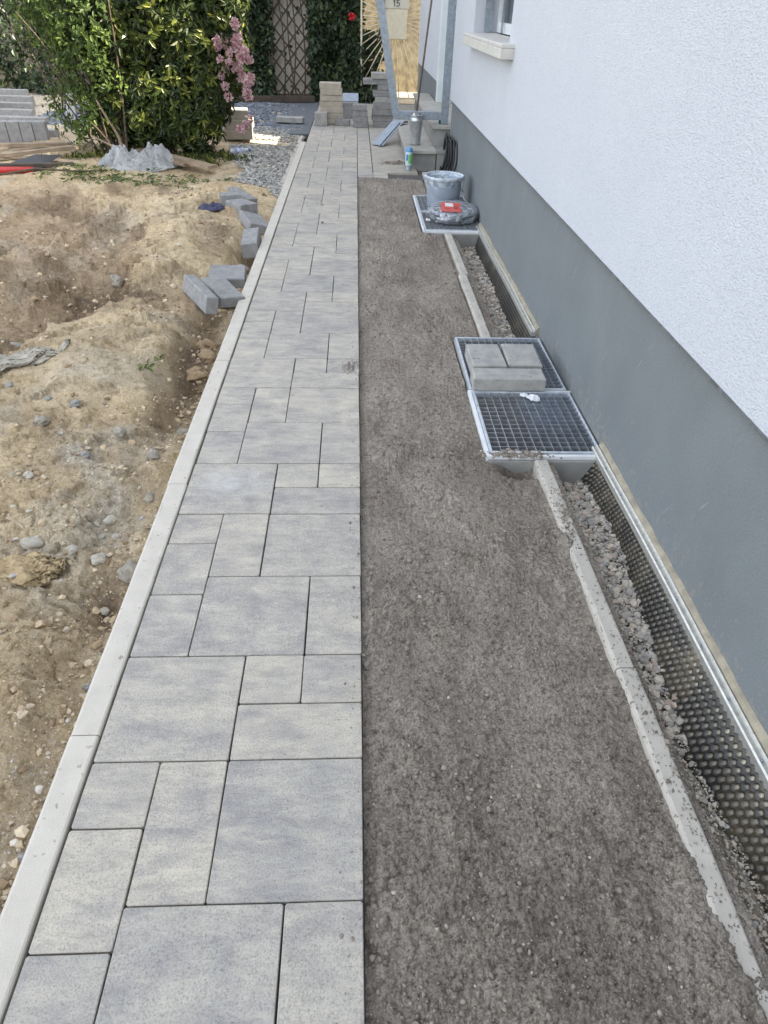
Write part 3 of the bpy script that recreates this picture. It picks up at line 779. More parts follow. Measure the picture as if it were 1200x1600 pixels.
def membrane_mat():
    m, nt, b = mat_nodes('dimpled_membrane')
    v = pos(nt)
    dust = noise(nt, v, 5, 5, .65)
    d = attr(nt, 'dimple')
    fac = nd(nt, 'ShaderNodeMath', operation='MULTIPLY'); nt.links.new(d, fac.inputs[0])
    nt.links.new(ramp(nt, dust, [(.30, .45), (.55, 1.0)]), fac.inputs[1])
    c = mix(nt, fac.outputs[0], (.030, .028, .023), (.62, .54, .40))
    c = mix(nt, ramp(nt, dust, [(.48, 0.0), (.70, .45)]), c, (.27, .22, .14))
    nt.links.new(c, b.inputs['Base Color']); b.inputs['Roughness'].default_value = .33
    return m
MT['membrane'] = membrane_mat()
def membrane(y0, y1, label, curl=False):
    t = thing('drainage_membrane', label, 'membrane', (0, 0, 0))
    st = .0021
    ys = np.arange(y0, y1, st); vs = np.arange(0, 1.0001, 1 / 110)
    Yq, Vq = np.meshgrid(ys, vs)
    hgt = .27
    lean = np.interp(Yq, [0, .6, .92, 1.3, 1.74, 2.1, 2.2, 3.0, 5.4], [.06, .055, .09, .062, .018, .05, .06, .034, .024])
    X = .903 - lean * (Vq * .27 / .125) ** 1.1 - .010 * vn(Yq * 4, Vq * 2, 31) * Vq
    Z = .008 - hgt * Vq
    p = .0205
    row = np.round(Vq * hgt / (p * .87)); zz = Vq * hgt - row * p * .87
    off = (row % 2) * .5 * p
    yy_ = (Yq - off) / p; yy_ = (yy_ - np.round(yy_)) * p
    rd = np.sqrt(zz ** 2 + yy_ ** 2) * 1.1
    dm = 1 - sst(.0055, .0085, rd)
    X = X + dm * .0065
    Y2 = Yq.copy()
    if curl:
        c = sst(y1 - .16, y1, Yq)
        X = X - .12 * c * c * (Vq * .6 + .3); Z = Z - .03 * c
    dv = (1 - sst(.0042, .0068, rd))
    me = grid_mesh('dimpled_sheet', X, Y2, Z, True, {'dimple': dv * (.6 + .4 * vn(row * 3.1, Yq / p, 9))})
    obj('dimpled_sheet', me, MT['membrane'], t)
    # aluminium edge rail with a groove and screws, foam strip behind it
    r = MB()
    prof = [(.896, -.012), (.894, .012), (.898, .016), (.903, .010), (.908, .009), (.912, .018), (.916, .020), (.918, .012), (.918, -.012)]
    k = len(prof); N_ = 24; vs = []; fs = []
    for i in range(N_ + 1):
        y = y0 + (y1 - y0) * i / N_; w_ = .0015 * math.sin(y * 5.1)
        vs += [(a + w_, y, b_ + .6 * w_) for a, b_ in prof]
    for i in range(N_):
        for j in range(k - 1): fs.append((i * k + j, i * k + j + 1, (i + 1) * k + j + 1, (i + 1) * k + j))
    fs.append(tuple(range(k))[::-1]); fs.append(tuple(N_ * k + j for j in range(k)))
    r.add(vs, fs)
    obj('edge_rail', r.mesh('edge_rail'), MT['rail'], t)
    ys_ = np.linspace(y0, y1, 90); vs = []; fs = []
    for y in ys_:
        a = .0025 * vn(np.array(y * 13), np.array(0.), 4) ; b_ = .004 * vn(np.array(y * 21), np.array(3.), 6)
        vs += [(.9185, y, -.02), (.9185 + a * .5, y, .021 + b_ * .5), (.925, y, .030 + b_ * .6), (.9325, y, .034 + b_), (.9325, y, -.02)]
    for i in range(len(ys_) - 1):
        for j in range(4): fs.append((i * 5 + j, i * 5 + j + 1, (i + 1) * 5 + j + 1, (i + 1) * 5 + j))
    fs.append((0, 1, 2, 3, 4)); n4 = (len(ys_) - 1) * 5; fs.append((n4 + 4, n4 + 3, n4 + 2, n4 + 1, n4))
    obj('foam_strip', MB().add(vs, fs).mesh('foam_strip'), MT['foam'], t)
    sme = MB().lathe([(0, .0025), (.003, .0025), (.0042, .0012), (.0045, 0)], 8).mesh('screw')
    sme.materials.append(MT['galv'])
    y = y0 + .12
    while y < y1:
        o = bpy.data.objects.new('screw', sme); COL.objects.link(o); o.parent = t
        o.location = (.9055, y, .0098); y += .17
    return t
membrane(.02, 2.155, 'long black dimpled drainage membrane under an aluminium rail beside the near trench', True)
membrane(3.27, 5.32, 'black dimpled drainage membrane in the far trench between the two light wells')

def light_well(y0, y1, label, xl=.484):
    t = thing('light_well', label, 'light well', (0, 0, 0))
    b = MB(); xr = .931
    b.box(xl, y0, -.5, xl + .03, y1, -.012, .003); b.box(xl + .03, y0, -.5, xr, y0 + .03, -.012, .003)
    b.box(xl + .03, y1 - .03, -.5, xr, y1, -.012, .003)
    obj('well_wall', b.mesh('well_wall'), MT['concrete'], t)
    b = MB(); b.box(xl + .031, y0 + .031, -.22, xr, y1 - .031, -.12)
    obj('well_floor', b.mesh('well_floor'), simple('well_floor', (.52, .66, .82), (.38, .50, .64), 12, .5), t)
    return t
light_well(2.085, 3.225, 'concrete light well beside the grey plinth carrying two grates')
light_well(5.15, 6.34, 'far light well under the bucket')

gbar = MB().box(-.0011, 0, -.02, .0011, 1, 0).mesh('grate_bar'); gbar.materials.append(MT['galv_bright'])
gbar2 = MB().box(0, -.0011, -.02, 1, .0011, 0).mesh('grate_bar'); gbar2.materials.append(MT['galv_bright'])
def grate(x0, y0, x1, y1, label, group=None):
    t = thing('steel_grate', label, 'grate', ((x0 + x1) / 2, (y0 + y1) / 2, .006), (0, 0, random.uniform(-.003, .003)), group)
    hx, hy = (x1 - x0) / 2, (y1 - y0) / 2
    f = MB(); w = .011
    f.box(-hx, -hy, -.026, hx, -hy + w, .0015, .0015); f.box(-hx, hy - w, -.026, hx, hy, .0015, .0015)
    f.box(-hx, -hy + w + .0002, -.026, -hx + w, hy - w - .0002, .0015, .0015); f.box(hx - w * .7, -hy + w + .0002, -.026, hx, hy - w - .0002, .0015, .0015)
    obj('frame', f.mesh('frame'), MT['frame'], t)
    nx = round((2 * hx - 2 * w) / .0333); ny = round((2 * hy - 2 * w) / .0333)
    for i in range(1, nx):
        o = bpy.data.objects.new('grate_bar', gbar); COL.objects.link(o); o.parent = t
        o.location = (-hx + w + (2 * hx - 2 * w) * i / nx, -hy + w, 0); o.scale = (1, 2 * hy - 2 * w, 1)
    for i in range(1, ny):
        o = bpy.data.objects.new('grate_bar', gbar2); COL.objects.link(o); o.parent = t
        o.location = (-hx + w, -hy + w + (2 * hy - 2 * w) * i / ny, -.0006); o.scale = (2 * hx - 1.7 * w, 1, 1)
    return t
def well_frame(x0, y0, x1, y1, label):
    f = MB(); w = .016
    f.box(x0 - w, y0 - w, -.034, x1 + w, y0 - .0008, .003, .002)
    f.box(x0 - w, y1 + .0008, -.034, x1 + w, y1 + w, .003, .002)
    f.box(x0 - w, y0, -.034, x0 - .0008, y1, .003, .002)
    return tag(obj('angle_frame', f.mesh('angle_frame'), MT['white_plastic']), label, 'frame')
well_frame(.493, 2.115, .925, 2.62, 'pale angle frame around the near grate')
grate(.494, 2.118, .924, 2.618, 'empty steel grate with a scrap of white paper, nearest the camera', 'steel grates over the light wells')
grate(.487, 2.64, .918, 3.205, 'steel grate with three concrete blocks standing on it', 'steel grates over the light wells')
well_frame(.500, 5.19, .930, 6.30, 'pale angle frame around the grate with the bucket')
grate(.501, 5.193, .929, 5.74, 'steel grate under the plastic wrapped coil', 'steel grates over the light wells')
grate(.501, 5.75, .929, 6.298, 'steel grate under the plaster bucket', 'steel grates over the light wells')

# ------------------------------------------------------------------ the house
house = thing('house', 'white rendered house with a dark grey plinth along the right side', 'house', (.95, 0, 0))
def part(name, mb, m, parent=house, **k):
    o = obj(name, mb.mesh(name), m, parent)
    if parent is not None and parent.type == 'EMPTY': o.location = -Vector(parent.location)
    return o
WX = .915
HB = 3.1  # top of the unseen low part, set so sun reaches the bush
w = MB()
yc = [-4, 4.90, 6.46, 7.62]; zc = [.594, 1.145, 2.3, HB]
for i in range(3):
    for j in range(3):
        if i == 1 and j == 1: continue
        w.add([(WX, yc[i], zc[j]), (WX, yc[i + 1], zc[j]), (WX, yc[i + 1], zc[j + 1]), (WX, yc[i], zc[j + 1])], [(3, 2, 1, 0)])
# reveals of the window, underside, far end; unseen low roof and tall part added to steer the sunlight
w.add([(WX, yc[1], zc[1]), (WX, yc[2], zc[1]), (WX + .22, yc[2], zc[1]), (WX + .22, yc[1], zc[1])], [(3, 2, 1, 0)])
w.add([(WX, yc[1], zc[2]), (WX, yc[2], zc[2]), (WX + .22, yc[2], zc[2]), (WX + .22, yc[1], zc[2])], [(0, 1, 2, 3)])
w.add([(WX, yc[1], zc[1]), (WX, yc[1], zc[2]), (WX + .22, yc[1], zc[2]), (WX + .22, yc[1], zc[1])], [(0, 1, 2, 3)])
w.add([(WX, yc[2], zc[1]), (WX, yc[2], zc[2]), (WX + .22, yc[2], zc[2]), (WX + .22, yc[2], zc[1])], [(3, 2, 1, 0)])
w.add([(WX, -4, .594), (WX, 7.62, .594), (WX + .3, 7.62, .594), (WX + .3, -4, .594)], [(0, 1, 2, 3)])
w.add([(WX, 7.62, .594), (6, 7.62, .594), (6, 7.62, HB), (WX, 7.62, HB)], [(3, 2, 1, 0)])
w.add([(WX, 6.6, HB), (6, 6.6, HB), (6, 7.62, HB), (WX, 7.62, HB)], [(0, 1, 2, 3)])
w.add([(WX, -4, HB), (WX, 6.6, HB), (WX, 6.6, 6.2), (WX, -4, 6.2)], [(3, 2, 1, 0)])
w.add([(WX, 6.6, HB), (6, 6.6, HB), (6, 6.6, 6.2), (WX, 6.6, 6.2)], [(3, 2, 1, 0)])
w.add([(WX, -4, 6.2), (6, -4, 6.2), (6, 6.6, 6.2), (WX, 6.6, 6.2)], [(0, 1, 2, 3)])
w.add([(WX, -4, .594), (6, -4, .594), (6, -4, 6.2), (WX, -4, 6.2)], [(0, 1, 2, 3)])
w.add([(6, -4, 0), (6, 6.6, 0), (6, 6.6, 6.2), (6, -4, 6.2)], [(0, 1, 2, 3)])
w.add([(6, 6.6, 0), (6, 7.62, 0), (6, 7.62, HB), (6, 6.6, HB)], [(0, 1, 2, 3)])
part('wall', w, MT['white_render'])
w = MB(); w.box(WX - .003, -4, 0.585, WX + .02, 7.622, .5938)
part('plinth_trim', w, simple('base_rail', (.16, .17, .175), (.1, .1, .1), 40, .5))
w = MB(); w.box(WX + .018, -4, -.6, 6, 7.605, .5845)
part('plinth', w, MT['grey_plinth'])
w = MB(); w.box(WX + .0, -4.1, 6.2, 6.1, 6.7, 6.35)
part('roof', w, simple('roof_tile', (.12, .07, .055), (.08, .05, .04), 8, .8))
w = MB(); w.box(1.5, 7.6205, .0, 1.7, 7.749, 3.1); w.box(1.5, 7.75, .0, 1.7, 8.6, 6.2); w.box(1.5, 8.601, .0, 1.7, 9.1, 2.2); w.box(1.5, 8.601, 3.4, 1.7, 9.1, 6.2); w.box(1.5, 9.101, .0, 1.7, 9.5995, 6.2)  # unseen wall added in the recess; its gap shapes the sun patch
part('added_sun_screen', w, MT['white_render'])
# window
WA, WB = 4.902, 6.458
win = obj('window', MB().box(1.095, WA, 1.175, 1.155, WB, 1.24).box(1.095, WA, 2.23, 1.155, WB, 2.298).box(1.095, WA, 1.2405, 1.155, WA + .078, 2.2295)
          .box(1.095, WB - .078, 1.2405, 1.155, WB, 2.2295).box(1.09, 5.64, 1.2405, 1.155, 5.72, 2.2295, .004).mesh('window'), MT['white_plastic'], house, (-.95, 0, 0))
def child2(name, mb, m, par):
    return obj(name, mb.mesh(name), m, par)
gm, nt, b = mat_nodes('window_glass'); b.inputs['Base Color'].default_value = (.05, .06, .07, 1); b.inputs['Roughness'].default_value = .06
child2('pane', MB().box(1.115, WA + .0785, 1.241, 1.125, 5.6395, 2.229), gm, win); child2('pane', MB().box(1.115, 5.7205, 1.241, 1.125, WB - .0785, 2.229), gm, win)
child2('shutter_rail', MB().box(.99, 6.41, 1.178, 1.05, 6.43, 2.295).box(1.07, 6.1, 1.178, 1.083, 6.12, 2.295), MT['galv'], win)
s = MB(); s.box(.838, 4.72, 1.146, 1.093, 6.50, 1.168, .004); s.box(.836, 4.718, 1.092, .854, 6.502, 1.1455, .003)
s.box(.8545, 4.716, 1.0925, .914, 4.742, 1.1455, .002)
child2('sill', s, simple('stone_sill', (.60, .58, .53), (.52, .50, .46), 12, .6), win)

# far wing beyond the door recess
wing = thing('side_wing', 'white wing of the house with a grey plinth beyond the doorstep', 'house wing', (1.0, 9.75, 0))
w = MB(); w.box(.985, 9.75, .57, 6, 12.9, 6.0)
part('wall', w, MT['white_render'], wing)
w = MB(); w.box(.995, 9.77, -.6, 5.9, 12.88, .5695)
part('plinth', w, MT['grey_plinth'], wing)
w = MB(); w.box(.985, 9.60, .362, 1.45, 9.749, 6.0); w.box(1.10, 9.585, .362, 1.16, 9.5995, 2.5)
part('door_jamb', w, simple('jamb_paint', (.70, .75, .75), (.62, .68, .69), 6, .5), wing)

# doorstep in two tiers
st = thing('doorstep', 'two tier concrete doorstep with pale slab treads at the far corner of the house', 'steps', (.8, 8, 0))
part('lower_base', MB().box(.51, 7.48, -.2, .7895, 9.6, .139), MT['concrete'], st)
part('upper_base', MB().box(.79, 7.72, .1, 1.7, 10.6, .325), MT['concrete'], st)
part('upper_side', MB().box(.80, 7.46, -.2, .932, 7.7195, .139), MT['concrete'], st)
for y0_, y1_ in ((7.45, 8.2), (8.204, 8.95), (8.954, 9.55)):
    part('tread_slab', MB().box(.48, y0_, .14, .789, y1_, .171, .003), MT['steptop'], st)
part('tread_slab', MB().box(.7895, 7.45, .1395, .93, 7.7185, .1695, .003), MT['concrete'], st)
for y0_, y1_ in ((7.69, 8.7), (8.704, 9.7), (9.704, 10.65)):
    part('tread_slab', MB().box(.765, y0_, .326, 1.70 if y0_ < 9.5 else .984, y1_ if y0_ < 8.71 and y0_ < 9.5 else min(y1_, 9.58 if y0_ < 9.5 else 99), .358, .003), MT['steptop'], st)

# steel frame mounted on the doorstep
fr = thing('canopy_bracket', 'galvanised steel bracket with a slanting left post above the doorstep', 'frame', (.85, 7.9, .35))
YF = 7.82
part('slanting_post', MB().bar((.395, YF, .43), (.10, YF, 1.9), .072, .06, (0, 1, 0)), MT['galv'], fr)
part('bottom_bar', MB().box(.372, YF - .028, .395, .8555, YF + .028, .468, .004), MT['galv'], fr)
part('upright_post', MB().box(.856, YF - .033, .359, .926, YF + .03, 2.2, .004), MT['galv'], fr)

# ------------------------------------------------------------------ concrete blocks
def block(loc, size, rot=0, m='block_dark', label='', group=None, tilt=(0, 0), name='concrete_block', ch=.005):
    sx, sy, sz_ = size
    me = MB().box(-sx / 2, -sy / 2, 0, sx / 2, sy / 2, sz_, ch).mesh(name)
    # slightly uneven faces
    for v in me.vertices:
        v.co.x += random.uniform(-.0012, .0012); v.co.y += random.uniform(-.0012, .0012); v.co.z += random.uniform(-.0008, .0008)
    return tag(obj(name, me, MT[m], None, loc, (tilt[0], tilt[1], rot)), label, 'block', group)
gz = .0078
G1 = 'blocks on the light well grate'
block((.655, 2.665, gz), (.315, .105, .062), .0, 'block', 'long concrete block lying across the front of the blocks on the grate', G1)
block((.585, 2.855, gz), (.155, .235, .065), .015, 'block', 'left of the two square topped blocks behind the long block on the grate', G1)
block((.750, 2.862, gz), (.155, .235, .065), -.02, 'block', 'right of the two square topped blocks on the grate, nearest the wall', G1)
G2 = 'blocks lying on the soil beside the kerb'
def tz(x, y):
    a = np.linspace(-.05, .05, 5); A_, B_ = np.meshgrid(a, a)
    return float(np.percentile(terrain(x + A_, y + B_), 60))
block((-.80, 4.13, tz(-.80, 4.12) + .0), (.215, .22, .065), .10, 'block_dark', 'flat concrete block, rearmost of the three by the kerb', G2, (.06, .03))
block((-.785, 3.83, tz(-.82, 3.85) + .002), (.14, .34, .06), .50, 'block_dark', 'middle concrete block of the three leaning beside the kerb', G2, (.04, .10))
block((-.875, 3.63, tz(-.9, 3.66) + .002), (.065, .37, .095), .52, 'block_dark', 'narrow concrete block on its side, leftmost of the three by the kerb', G2, (.03, .22))
block((-.79, 5.35, tz(-.8, 5.35) - .005), (.17, .28, .07), .45, 'block_dark', 'tilted concrete block at the front of the far heap, touching the kerb', G2, (.1, .30))
block((-.91, 5.62, tz(-.91, 5.62) - .015), (.16, .20, .08), .75, 'block_dark', 'concrete block in the middle of the far heap beside the dark rag', G2, (.0, .05))
block((-1.02, 5.78, tz(-1.02, 5.78) - .02), (.16, .10, .09), .25, 'block_dark', 'small upright block at the left end of the far heap', G2, (.0, .0))
block((-.96, 5.98, tz(-.96, 5.98) + .0), (.10, .26, .06), .85, 'block_dark', 'slim block lying across the back of the far heap', G2, (.2, .1))
block((-.735, 4.83, -.055), (.11, .30, .10), .05, 'block_dark', 'half buried dirty block sunk beside the kerb', G2, (.08, -.1))

def stack(x, y, sizes, m, label, group='stacks of concrete blocks on the far path', jit=.012, name='block_stack'):
    """every block in a stack is a thing of its own"""
    z = .001
    n_ = len(sizes)
    words = {0: 'bottom', n_ - 1: 'topmost'}
    ordn = ['', 'second', 'third', 'fourth', 'fifth', 'sixth', 'seventh', 'eighth', 'ninth']
    for i, sp in enumerate(sizes):
        dx, dy, sx, sy, sz_, r = sp[:6]; mm = sp[6] if len(sp) > 6 else m
        w_ = words.get(i, ordn[i] + ' from the bottom,')
        block((x + dx, y + dy, z), (sx, sy, sz_), r, mm, f'{w_} block of {label}' if ',' not in w_ else f'{w_} in {label}', group, ch=.004)
        z += sz_ + .0012
J = lambda: random.uniform(-.012, .012)
stack(-.345, 10.42, [(J() + (0 if i > 0 else .01), J(), .30 if i < 5 else .285, .20, .0665, random.uniform(-.03, .03)) for i in range(7)], 'block_warm', 'the tall beige stack left on the far path')
stack(-.48, 10.24, [(0, 0, .165, .15, .078, .02), (.004, 0, .165, .15, .075, -.03)], 'block', 'the low pair of blocks at the far left')
stack(-.195, 10.30, [(0, 0, .20, .14, .07, -.06)], 'block_dark', 'single block lying between the stacks') if False else block((-.195, 10.29, .001), (.20, .14, .07), -.06, 'block_dark', 'single flat block lying on the path between the stacks', 'stacks of concrete blocks on the far path')
stack(.04, 10.19, [(J() * .6, J() * .5, .185, .17, .064, random.uniform(-.04, .04)) for i in range(4)], 'block_dark', 'the small four block stack at the middle')
stack(.35, 10.28, [(J(), J(), .275, .22, .069, random.uniform(-.05, .05)) for i in range(4)] + [(-.01, 0, .20, .2, .066, .02, 'block'), (-.03, 0, .22, .2, .066, 0), (.0, .02, .16, .2, .062, .03), (-.06, 0, .42, .16, .062, .0, 'block_dark'), (-.03, 0, .26, .20, .066, .05, 'block')], 'block_dark', 'the tall uneven stack beside the steel post')
block((-.92, 10.62, -.02), (.37, .16, .065), -.12, 'block', 'pale block lying alone on the dark gravel')
G4 = 'blocks stacked at the right of the bush'
stack(-1.42, 9.12, [(0, 0, .34, .30, .10, .1), (.02, .0, .32, .28, .10, .02), (-.02, .02, .30, .28, .09, .15)], 'block_warm', 'the sandy coloured pile at the right of the bush', G4)

# small metal box with a bright lid behind the stacks
mbx = thing('metal_box', 'dark grey metal box with a tilted shiny lid between the block stacks', 'box', (-.09, 11.0, 0))
part('box_body', MB().box(-.20, 10.90, .0, .02, 11.15, .20, .004), MT['block_dark'], mbx)
part('lid', MB().bar((-.09, 10.99, .205), (-.09, 11.13, .29), .22, .006, (0, 0, 1)), MT['galv'], mbx)

# ------------------------------------------------------------------ bin, broom, can, plank, bottle
bn = thing('metal_bin', 'galvanised metal bin full of scraps on the doorstep', 'bin', (.598, 7.78, .171))
def bprof(r0, r1, h):
    q = lambda t: r0 + (r1 - r0) * t
    return [(0, .002), (r0, .002), (q(.05), .014), (q(.80), h * .80), (q(.80) + .002, h * .805), (q(.83) + .002, h * .825), (q(.83), h * .83), (r1, h - .006), (r1 + .003, h), (r1 - .002, h), (r1 - .005, h - .03), (0, h - .03)]
def bprof_old(r0, r1, h): return [(0, .002), (r0, .002), (r0 * 1.0, .012), (r0 + (r1 - r0) * .72, h * .72), (r0 + (r1 - r0) * .72 + .003, h * .735), (r0 + (r1 - r0) * .75, h * .75), (r1, h - .006), (r1 + .004, h), (r1 - .002, h), (r1 - .006, h - .03), (0, h - .03)]
obj('bin_body', MB().lathe(bprof(.052, .070, .27), 36).mesh('bin_body'), MT['galv_bright'], bn)
tag(obj('bin_handle', MB().tube([(-.072, 0, .25), (-.082, 0, .262), (-.072, 0, .276)], .003, 6).mesh('bin_handle'), MT['galv'], bn))
for i in range(9):
    me = rock_mesh('scrap', (.022, .018, .012), 60 + i, 1, .5)
    o = obj('scrap', me, MT[['white_plastic', 'rock_light', 'wood', 'black'][i % 4]], bn, (.035 * math.cos(i * 2.1), .035 * math.sin(i * 2.1), .262 + .006 * (i % 3)), (i, i * .7, 0))
tag(obj('broom_handle', MB().tube([(.575, 7.80, .195), (.70, 7.86, 1.40), (.76, 7.9, 2.0)], .0095, 10).mesh('broom_handle'), simple('brown_handle', (.16, .12, .09), (.1, .08, .06), 20, .5)), 'thin brown handle standing in the metal bin', 'handle')
can = thing('spray_can', 'blue and white spray can with a green label standing on its head by the doorstep', 'can', (.512, 7.38, 0))
obj('can_body', MB().lathe([(0, .045), (.033, .045), (.036, .052), (.036, .165), (.035, .170)], 28).mesh('can_body'), simple('can_white', (.55, .68, .72), (.48, .62, .68), 10, .3, src='object'), can)
obj('can_top', MB().lathe([(.0352, .170), (.036, .174), (.034, .196), (.026, .208), (0, .208)], 28).mesh('can_top'), simple('can_blue', (.12, .32, .55), (.1, .27, .5), 10, .3), can)
obj('cap', MB().lathe([(0, 0), (.022, 0), (.024, .004), (.024, .040), (.016, .0449)], 24).mesh('cap'), simple('can_cap', (.4, .45, .46), (.34, .4, .42), 10, .4), can)
lb = MB(); vs = []; fs = []
for i in range(11):
    a = math.radians(-100 + i * 11)
    for z in (.070, .15): vs.append((.0368 * math.cos(a), .0368 * math.sin(a), z))
for i in range(10): fs.append((2 * i, 2 * i + 2, 2 * i + 3, 2 * i + 1))
obj('label_print', lb.add(vs, fs).mesh('label_print'), simple('label_green', (.12, .48, .12), (.3, .6, .2), 30, .4), can)
lb = MB(); vs = []; fs = []
for i in range(5):
    a = math.radians(-140 + i * 9)
    for z in (.095, .15): vs.append((.0368 * math.cos(a), .0368 * math.sin(a), z))
for i in range(4): fs.append((2 * i, 2 * i + 2, 2 * i + 3, 2 * i + 1))
obj('label_print', lb.add(vs, fs).mesh('label_print'), simple('label_blue', (.05, .16, .5), (.1, .2, .5), 30, .4), can)
pk = thing('metal_ledge', 'grey folded metal ledge leaning on the edge of the doorstep', 'metal sheet', (.25, 8.85, 0))
part('sheet', MB().bar((.235, 8.72, .015), (.50, 9.15, .215), .15, .006).bar((.250, 8.66, .001), (.515, 9.09, .201), .006, .028), MT['galv'], pk)
part('fold', MB().bar((.50, 9.155, .205), (.56, 9.25, .19), .15, .005), MT['galv'], pk)
tag(obj('metal_strip', MB().box(.50, 9.3, .172, .62, 9.33, .19).mesh('metal_strip'), MT['black']), 'short dark strip lying across the lower step', 'strip')
bt = thing('glass_bottle', 'small green bottle standing under the steel post on the upper step', 'bottle', (.862, 7.84, .359))
obj('glass', MB().lathe([(0, 0), (.026, 0), (.028, .004), (.028, .045), (.012, .062), (.011, .082), (0, .082)], 20).mesh('glass'), MT['green'], bt)
obj('cap', MB().lathe([(.013, .078), (.013, .094), (0, .094)], 14).mesh('cap'), MT['black'], bt)

# black cable loops leaning on the wall
hs_ = thing('cable_coil', 'loops of thick black cable leaning against the grey plinth behind the bucket', 'cable', (.90, 7.15, 0))
for i in range(7):
    c = MB(); pts = []
    a0 = .06 * i
    for k in range(40):
        a = 2 * math.pi * k / 39
        yy_ = 7.02 + .07 * i * .8 + .13 * math.cos(a) * (1 + .1 * math.sin(i)) + .02 * i
        zz_ = .155 + (.165 + .012 * math.sin(i * 2.2)) * math.sin(a)
        pts.append((.925 - .012 * (i % 3) - .20 * max(0, .16 - zz_) - .006 * i, yy_, max(zz_, .012)))
    o = obj('cable_loop', c.tube(pts, .0085, 8, False).mesh('cable_loop'), MT['black'], hs_); o.location = -Vector(hs_.location)
c = MB(); c.tube([(.90, 6.9, .01), (.93, 6.7, .012), (.94, 6.5, .02), (.935, 6.35, .03)], .008, 8)
o = obj('cable_end', c.mesh('cable_end'), MT['black'], hs_); o.location = -Vector(hs_.location)

# bucket
bk = thing('plaster_bucket', 'grey plastic bucket with a plaster smeared rim on the far grate', 'bucket', (.705, 5.93, .0078))
bh, r0, r1 = .235, .128, .155
def bucket_mat():
    m, nt, b = mat_nodes('bucket_plastic'); v = pos(nt, src='object')
    c = ramp(nt, noise(nt, v, 9, 4, .6), [(.3, (.30, .345, .41)), (.7, (.36, .40, .46))])
    sp = noise(nt, v, 14, 5, .75)
    hgt = nd(nt, 'ShaderNodeSeparateXYZ'); nt.links.new(v, hgt.inputs[0])
    k = ramp(nt, hgt.outputs[2], [(.12, 0.0), (.22, 1.0)])
    c = mix(nt, mix(nt, 1.0, ramp(nt, sp, [(.53, 0.0), (.56, 1.0)]), k, 'MULTIPLY'), c, (.66, .67, .66))
    nt.links.new(c, b.inputs['Base Color']); b.inputs['Roughness'].default_value = .5; return m
MT['bucket'] = bucket_mat()
MT['rim'] = simple('plaster_rim', (.60, .64, .67), (.38, .43, .49), 30, .6, src='object', lohi=(.45, .55))
MT['inner'] = simple('plaster_inside', (.62, .66, .70), (.30, .37, .46), 16, .6, src='object', lohi=(.45, .55))
obj('bucket_body', MB().lathe([(0, 0), (r0, 0), (r0 + .003, .006), (r1 - .012, bh - .045), (r1 - .010, bh - .03)], 48).mesh('bucket_body'), MT['bucket'], bk)
obj('rim', MB().lathe([(r1 - .010, bh - .03), (r1 + .004, bh - .028), (r1 + .006, bh - .004), (r1 + .002, bh), (r1 - .005, bh - .001), (r1 - .007, bh - .012)], 48).mesh('rim'), MT['rim'], bk)
obj('inner_wall', MB().lathe([(r1 - .007, bh - .012), (r1 - .016, bh - .09), (r1 - .05, bh - .10), (0, bh - .102)], 48).mesh('inner_wall'), MT['inner'], bk)
obj('wire_handle', MB().tube([(-r1 - .004, 0, bh - .02)] + [(-r1 * math.cos(a) * 1.05, -r1 * 1.02 * math.sin(a) * .5 - .10 * math.sin(a), bh - .02 - .13 * math.sin(a)) for a in np.linspace(.15, math.pi - .15, 16)] + [(r1 + .004, 0, bh - .02)], .0022, 6).mesh('wire_handle'), MT['galv'], bk)
for k_ in (-1, 1):
    obj('handle_lug', MB().box(-.01, -.012, -.012, .01, .012, .012, .003).mesh('handle_lug'), MT['rim'], bk, (k_ * (r1 + .004), 0, bh - .02))

# plastic wrapped coil of pipe with a red label
def film_mat():
    m, nt, b = mat_nodes('clear_film'); v = pos(nt, (1, 1, 1), 'object')
    n_ = noise(nt, v, 22, 4, .7, 1.2)
    gl = nd(nt, 'ShaderNodeBsdfGlossy'); gl.inputs['Roughness'].default_value = .18; gl.inputs['Color'].default_value = (.8, .83, .87, 1)
    tp = nd(nt, 'ShaderNodeBsdfTransparent'); df = nd(nt, 'ShaderNodeBsdfDiffuse'); df.inputs['Color'].default_value = (.62, .65, .70, 1)
    m1 = nd(nt, 'ShaderNodeMixShader'); m1.inputs[0].default_value = .45
    nt.links.new(gl.outputs[0], m1.inputs[1]); nt.links.new(df.outputs[0], m1.inputs[2])
    m2 = nd(nt, 'ShaderNodeMixShader'); nt.links.new(ramp(nt, n_, [(.38, .22), (.62, .75)]), m2.inputs[0])
    nt.links.new(tp.outputs[0], m2.inputs[1]); nt.links.new(m1.outputs[0], m2.inputs[2])
    bb = nd(nt, 'ShaderNodeBump'); bb.inputs['Strength'].default_value = .9; bb.inputs['Distance'].default_value = .01
    nt.links.new(noise(nt, v, 30, 3, .6, 2.0), bb.inputs['Height']); nt.links.new(bb.outputs[0], gl.inputs['Normal']); nt.links.new(bb.outputs[0], df.inputs['Normal'])
    nt.links.new(m2.outputs[0], nt.nodes['Material Output'].inputs['Surface']); return m
MT['film'] = film_mat()
cl = thing('wrapped_coil', 'flat coil of black pipe in clear film with a red label', 'coil', (.735, 5.47, .026), (math.radians(8), 0, .1))
cl.scale = (1.12, 1.12, 1.0)
hose = MB()
MTc = simple('coil_pipe', (.05, .053, .06), (.08, .085, .095), 20, .45)
